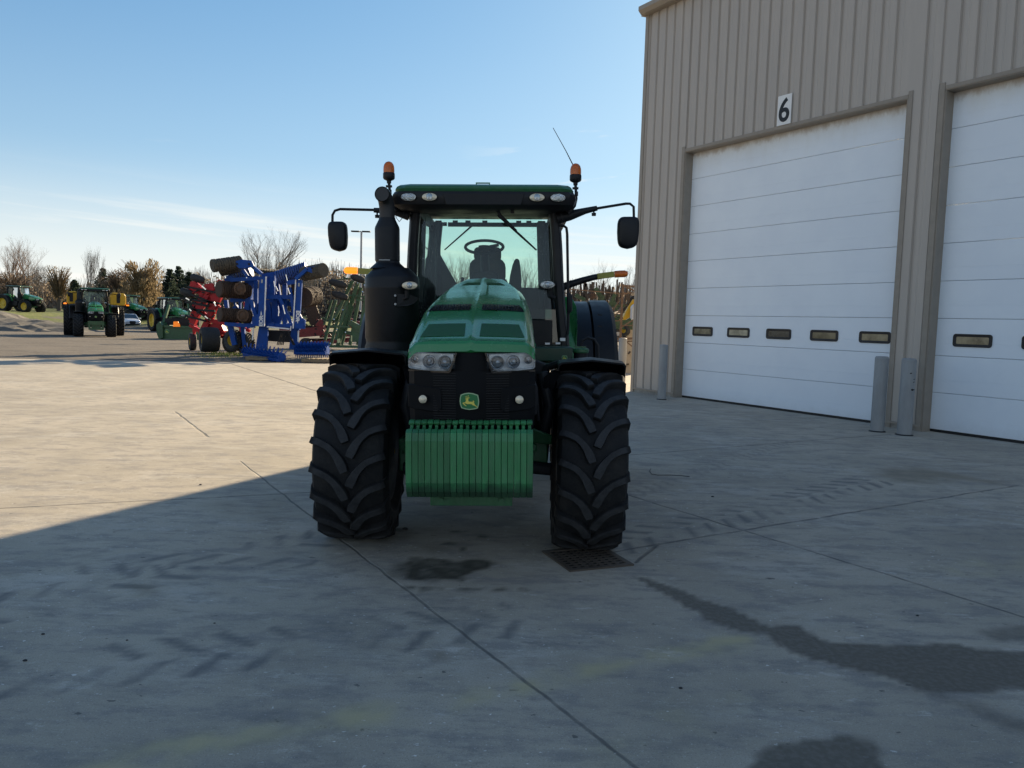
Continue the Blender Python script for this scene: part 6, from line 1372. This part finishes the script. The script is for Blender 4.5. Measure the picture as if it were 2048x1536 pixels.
broad('thin yellowish half-bare tree left of the birch', 'leafy_tree', 118, 534, 112, 2.0, WILL, 32, .5)
broad('reddish brown leafy tree low at the left edge', 'leafy_tree', 20, 545, 108, 3.6, BROWNL, 33, 1.1)
broad('brown leafy tree left of the willow', 'leafy_tree', 240, 540, 118, 3.0, BROWNL, 34, .8)
def pine(label, px, ytop, Y, rx, seed):
    R = random.Random(seed); base = P(px, 620, Y); z0 = terr(base.x, Y)-.1; H_ = P(px, ytop, Y).z-z0
    tq = M(); tq.cyl((0,0,0), (0,0,H_*.97), .22, .04, 6); cq = M(); nl = 13
    for k in range(nl):
        t = k/(nl-1); z = H_*(.12+.86*t); r = rx*(1-t)**.8+.15
        for j in range(int(7+6*(1-t))):
            a = R.uniform(0, 2*pi); rr = r*R.uniform(.75, 1.1); e = Vector((cos(a)*rr, sin(a)*rr, z-.12*rr))
            for i in range(9):
                u = (i+1)/9; leaves(cq, (e.x*u, e.y*u, z+(e.z-z)*u), .30, .20, 5, .20, R)
    return mk('pine_tree', label, 'tree', tq, cq, BARK, PINE, (base.x, Y, z0), 0, 1, 'dark pines behind the lot')
for i, (px, yt, Y, rx, lab) in enumerate(((207,538,128,2.6,'dark pine just left of the willow'),(228,552,124,2.2,'shorter dark pine touching the willow on its left'),(340,540,122,2.6,'leftmost dark pine of the clump right of the willow'),(358,534,126,2.8,'tallest dark pine of the clump right of the willow'),(378,546,120,2.4,'dark pine immediately left of the red implement'),(150,562,128,2.2,'low dark pine behind the tractor with yellow tanks'))): pine(lab, px, yt, Y, rx, 50+i)
# continuous wood behind everything (nobody could count its stems)
R = random.Random(77); q = M(); tw = M()
x = -105.0
def woodtop(px):
    pts = [(-200,560),(0,556),(60,545),(120,568),(180,566),(240,556),(330,560),(400,545),(470,545),(560,532),(640,530),(700,540),(760,545),(850,575),(1100,580),(1300,566),(1600,566)]
    for (a, ya), (b_, yb_) in zip(pts, pts[1:]):
        if px <= b_: return ya+(yb_-ya)*(px-a)/(b_-a)
    return 566
for k in range(420):
    px = R.uniform(-150, 1400); Y = R.uniform(136, 150) if px < 850 else R.uniform(100, 120); p = P(px, 620, Y); z0 = terr(p.x, Y)-.3
    top = P(px, woodtop(px)+R.uniform(-4, 22), Y).z
    for z in np.arange(z0+.5, top-.6, 1.3): leaves(q, (p.x+R.uniform(-.6,.6), Y, z), 1.5, .9, 20, .42, R)
    for j in range(9):
        b0 = Vector((p.x+R.uniform(-1.5,1.5), Y+R.uniform(-1,1), z0)); t = Vector((b0.x+R.uniform(-1.2,1.2), b0.y, top+R.uniform(-.6,1.4))); tw.tube([b0, (b0+t)/2+Vector((R.uniform(-.4,.4),0,0)), t], [.09,.06,.02], 3, caps=False)
o = q.build('woodland', leafmat('winter_wood', (.33,.265,.20), .4, .12), None, smooth=0); tag(o, 'brown winter woodland closing off the far side of the lot', 'woodland', kind='stuff')
o = tw.build('woodland_stems', TWIG, None, smooth=0); tag(o, 'grey bare stems and twigs standing up out of the far woodland', 'woodland', kind='stuff')
# small tufts of grass by the wheels of the red implement
R = random.Random(8); q = M()
for k in range(900):
    px = R.gauss(470, 40); g_ = G(px, 709+R.gauss(0, 3.2), -.05); h = R.uniform(.03, .12); a = R.uniform(0, 6.28); dx, dy = cos(a)*.02, sin(a)*.02
    q.add([(g_.x-dx, g_.y-dy, -.05), (g_.x+dx, g_.y+dy, -.05), (g_.x+R.uniform(-.05,.05), g_.y, -.05+h)], [(0,1,2)])
o = q.build('grass', pm('weed_green', (.16,.20,.04), .9, var=.4), None, smooth=0); tag(o, 'patch of short weedy grass at the edge of the concrete', 'grass', kind='stuff')
bpy.context.view_layer.update()
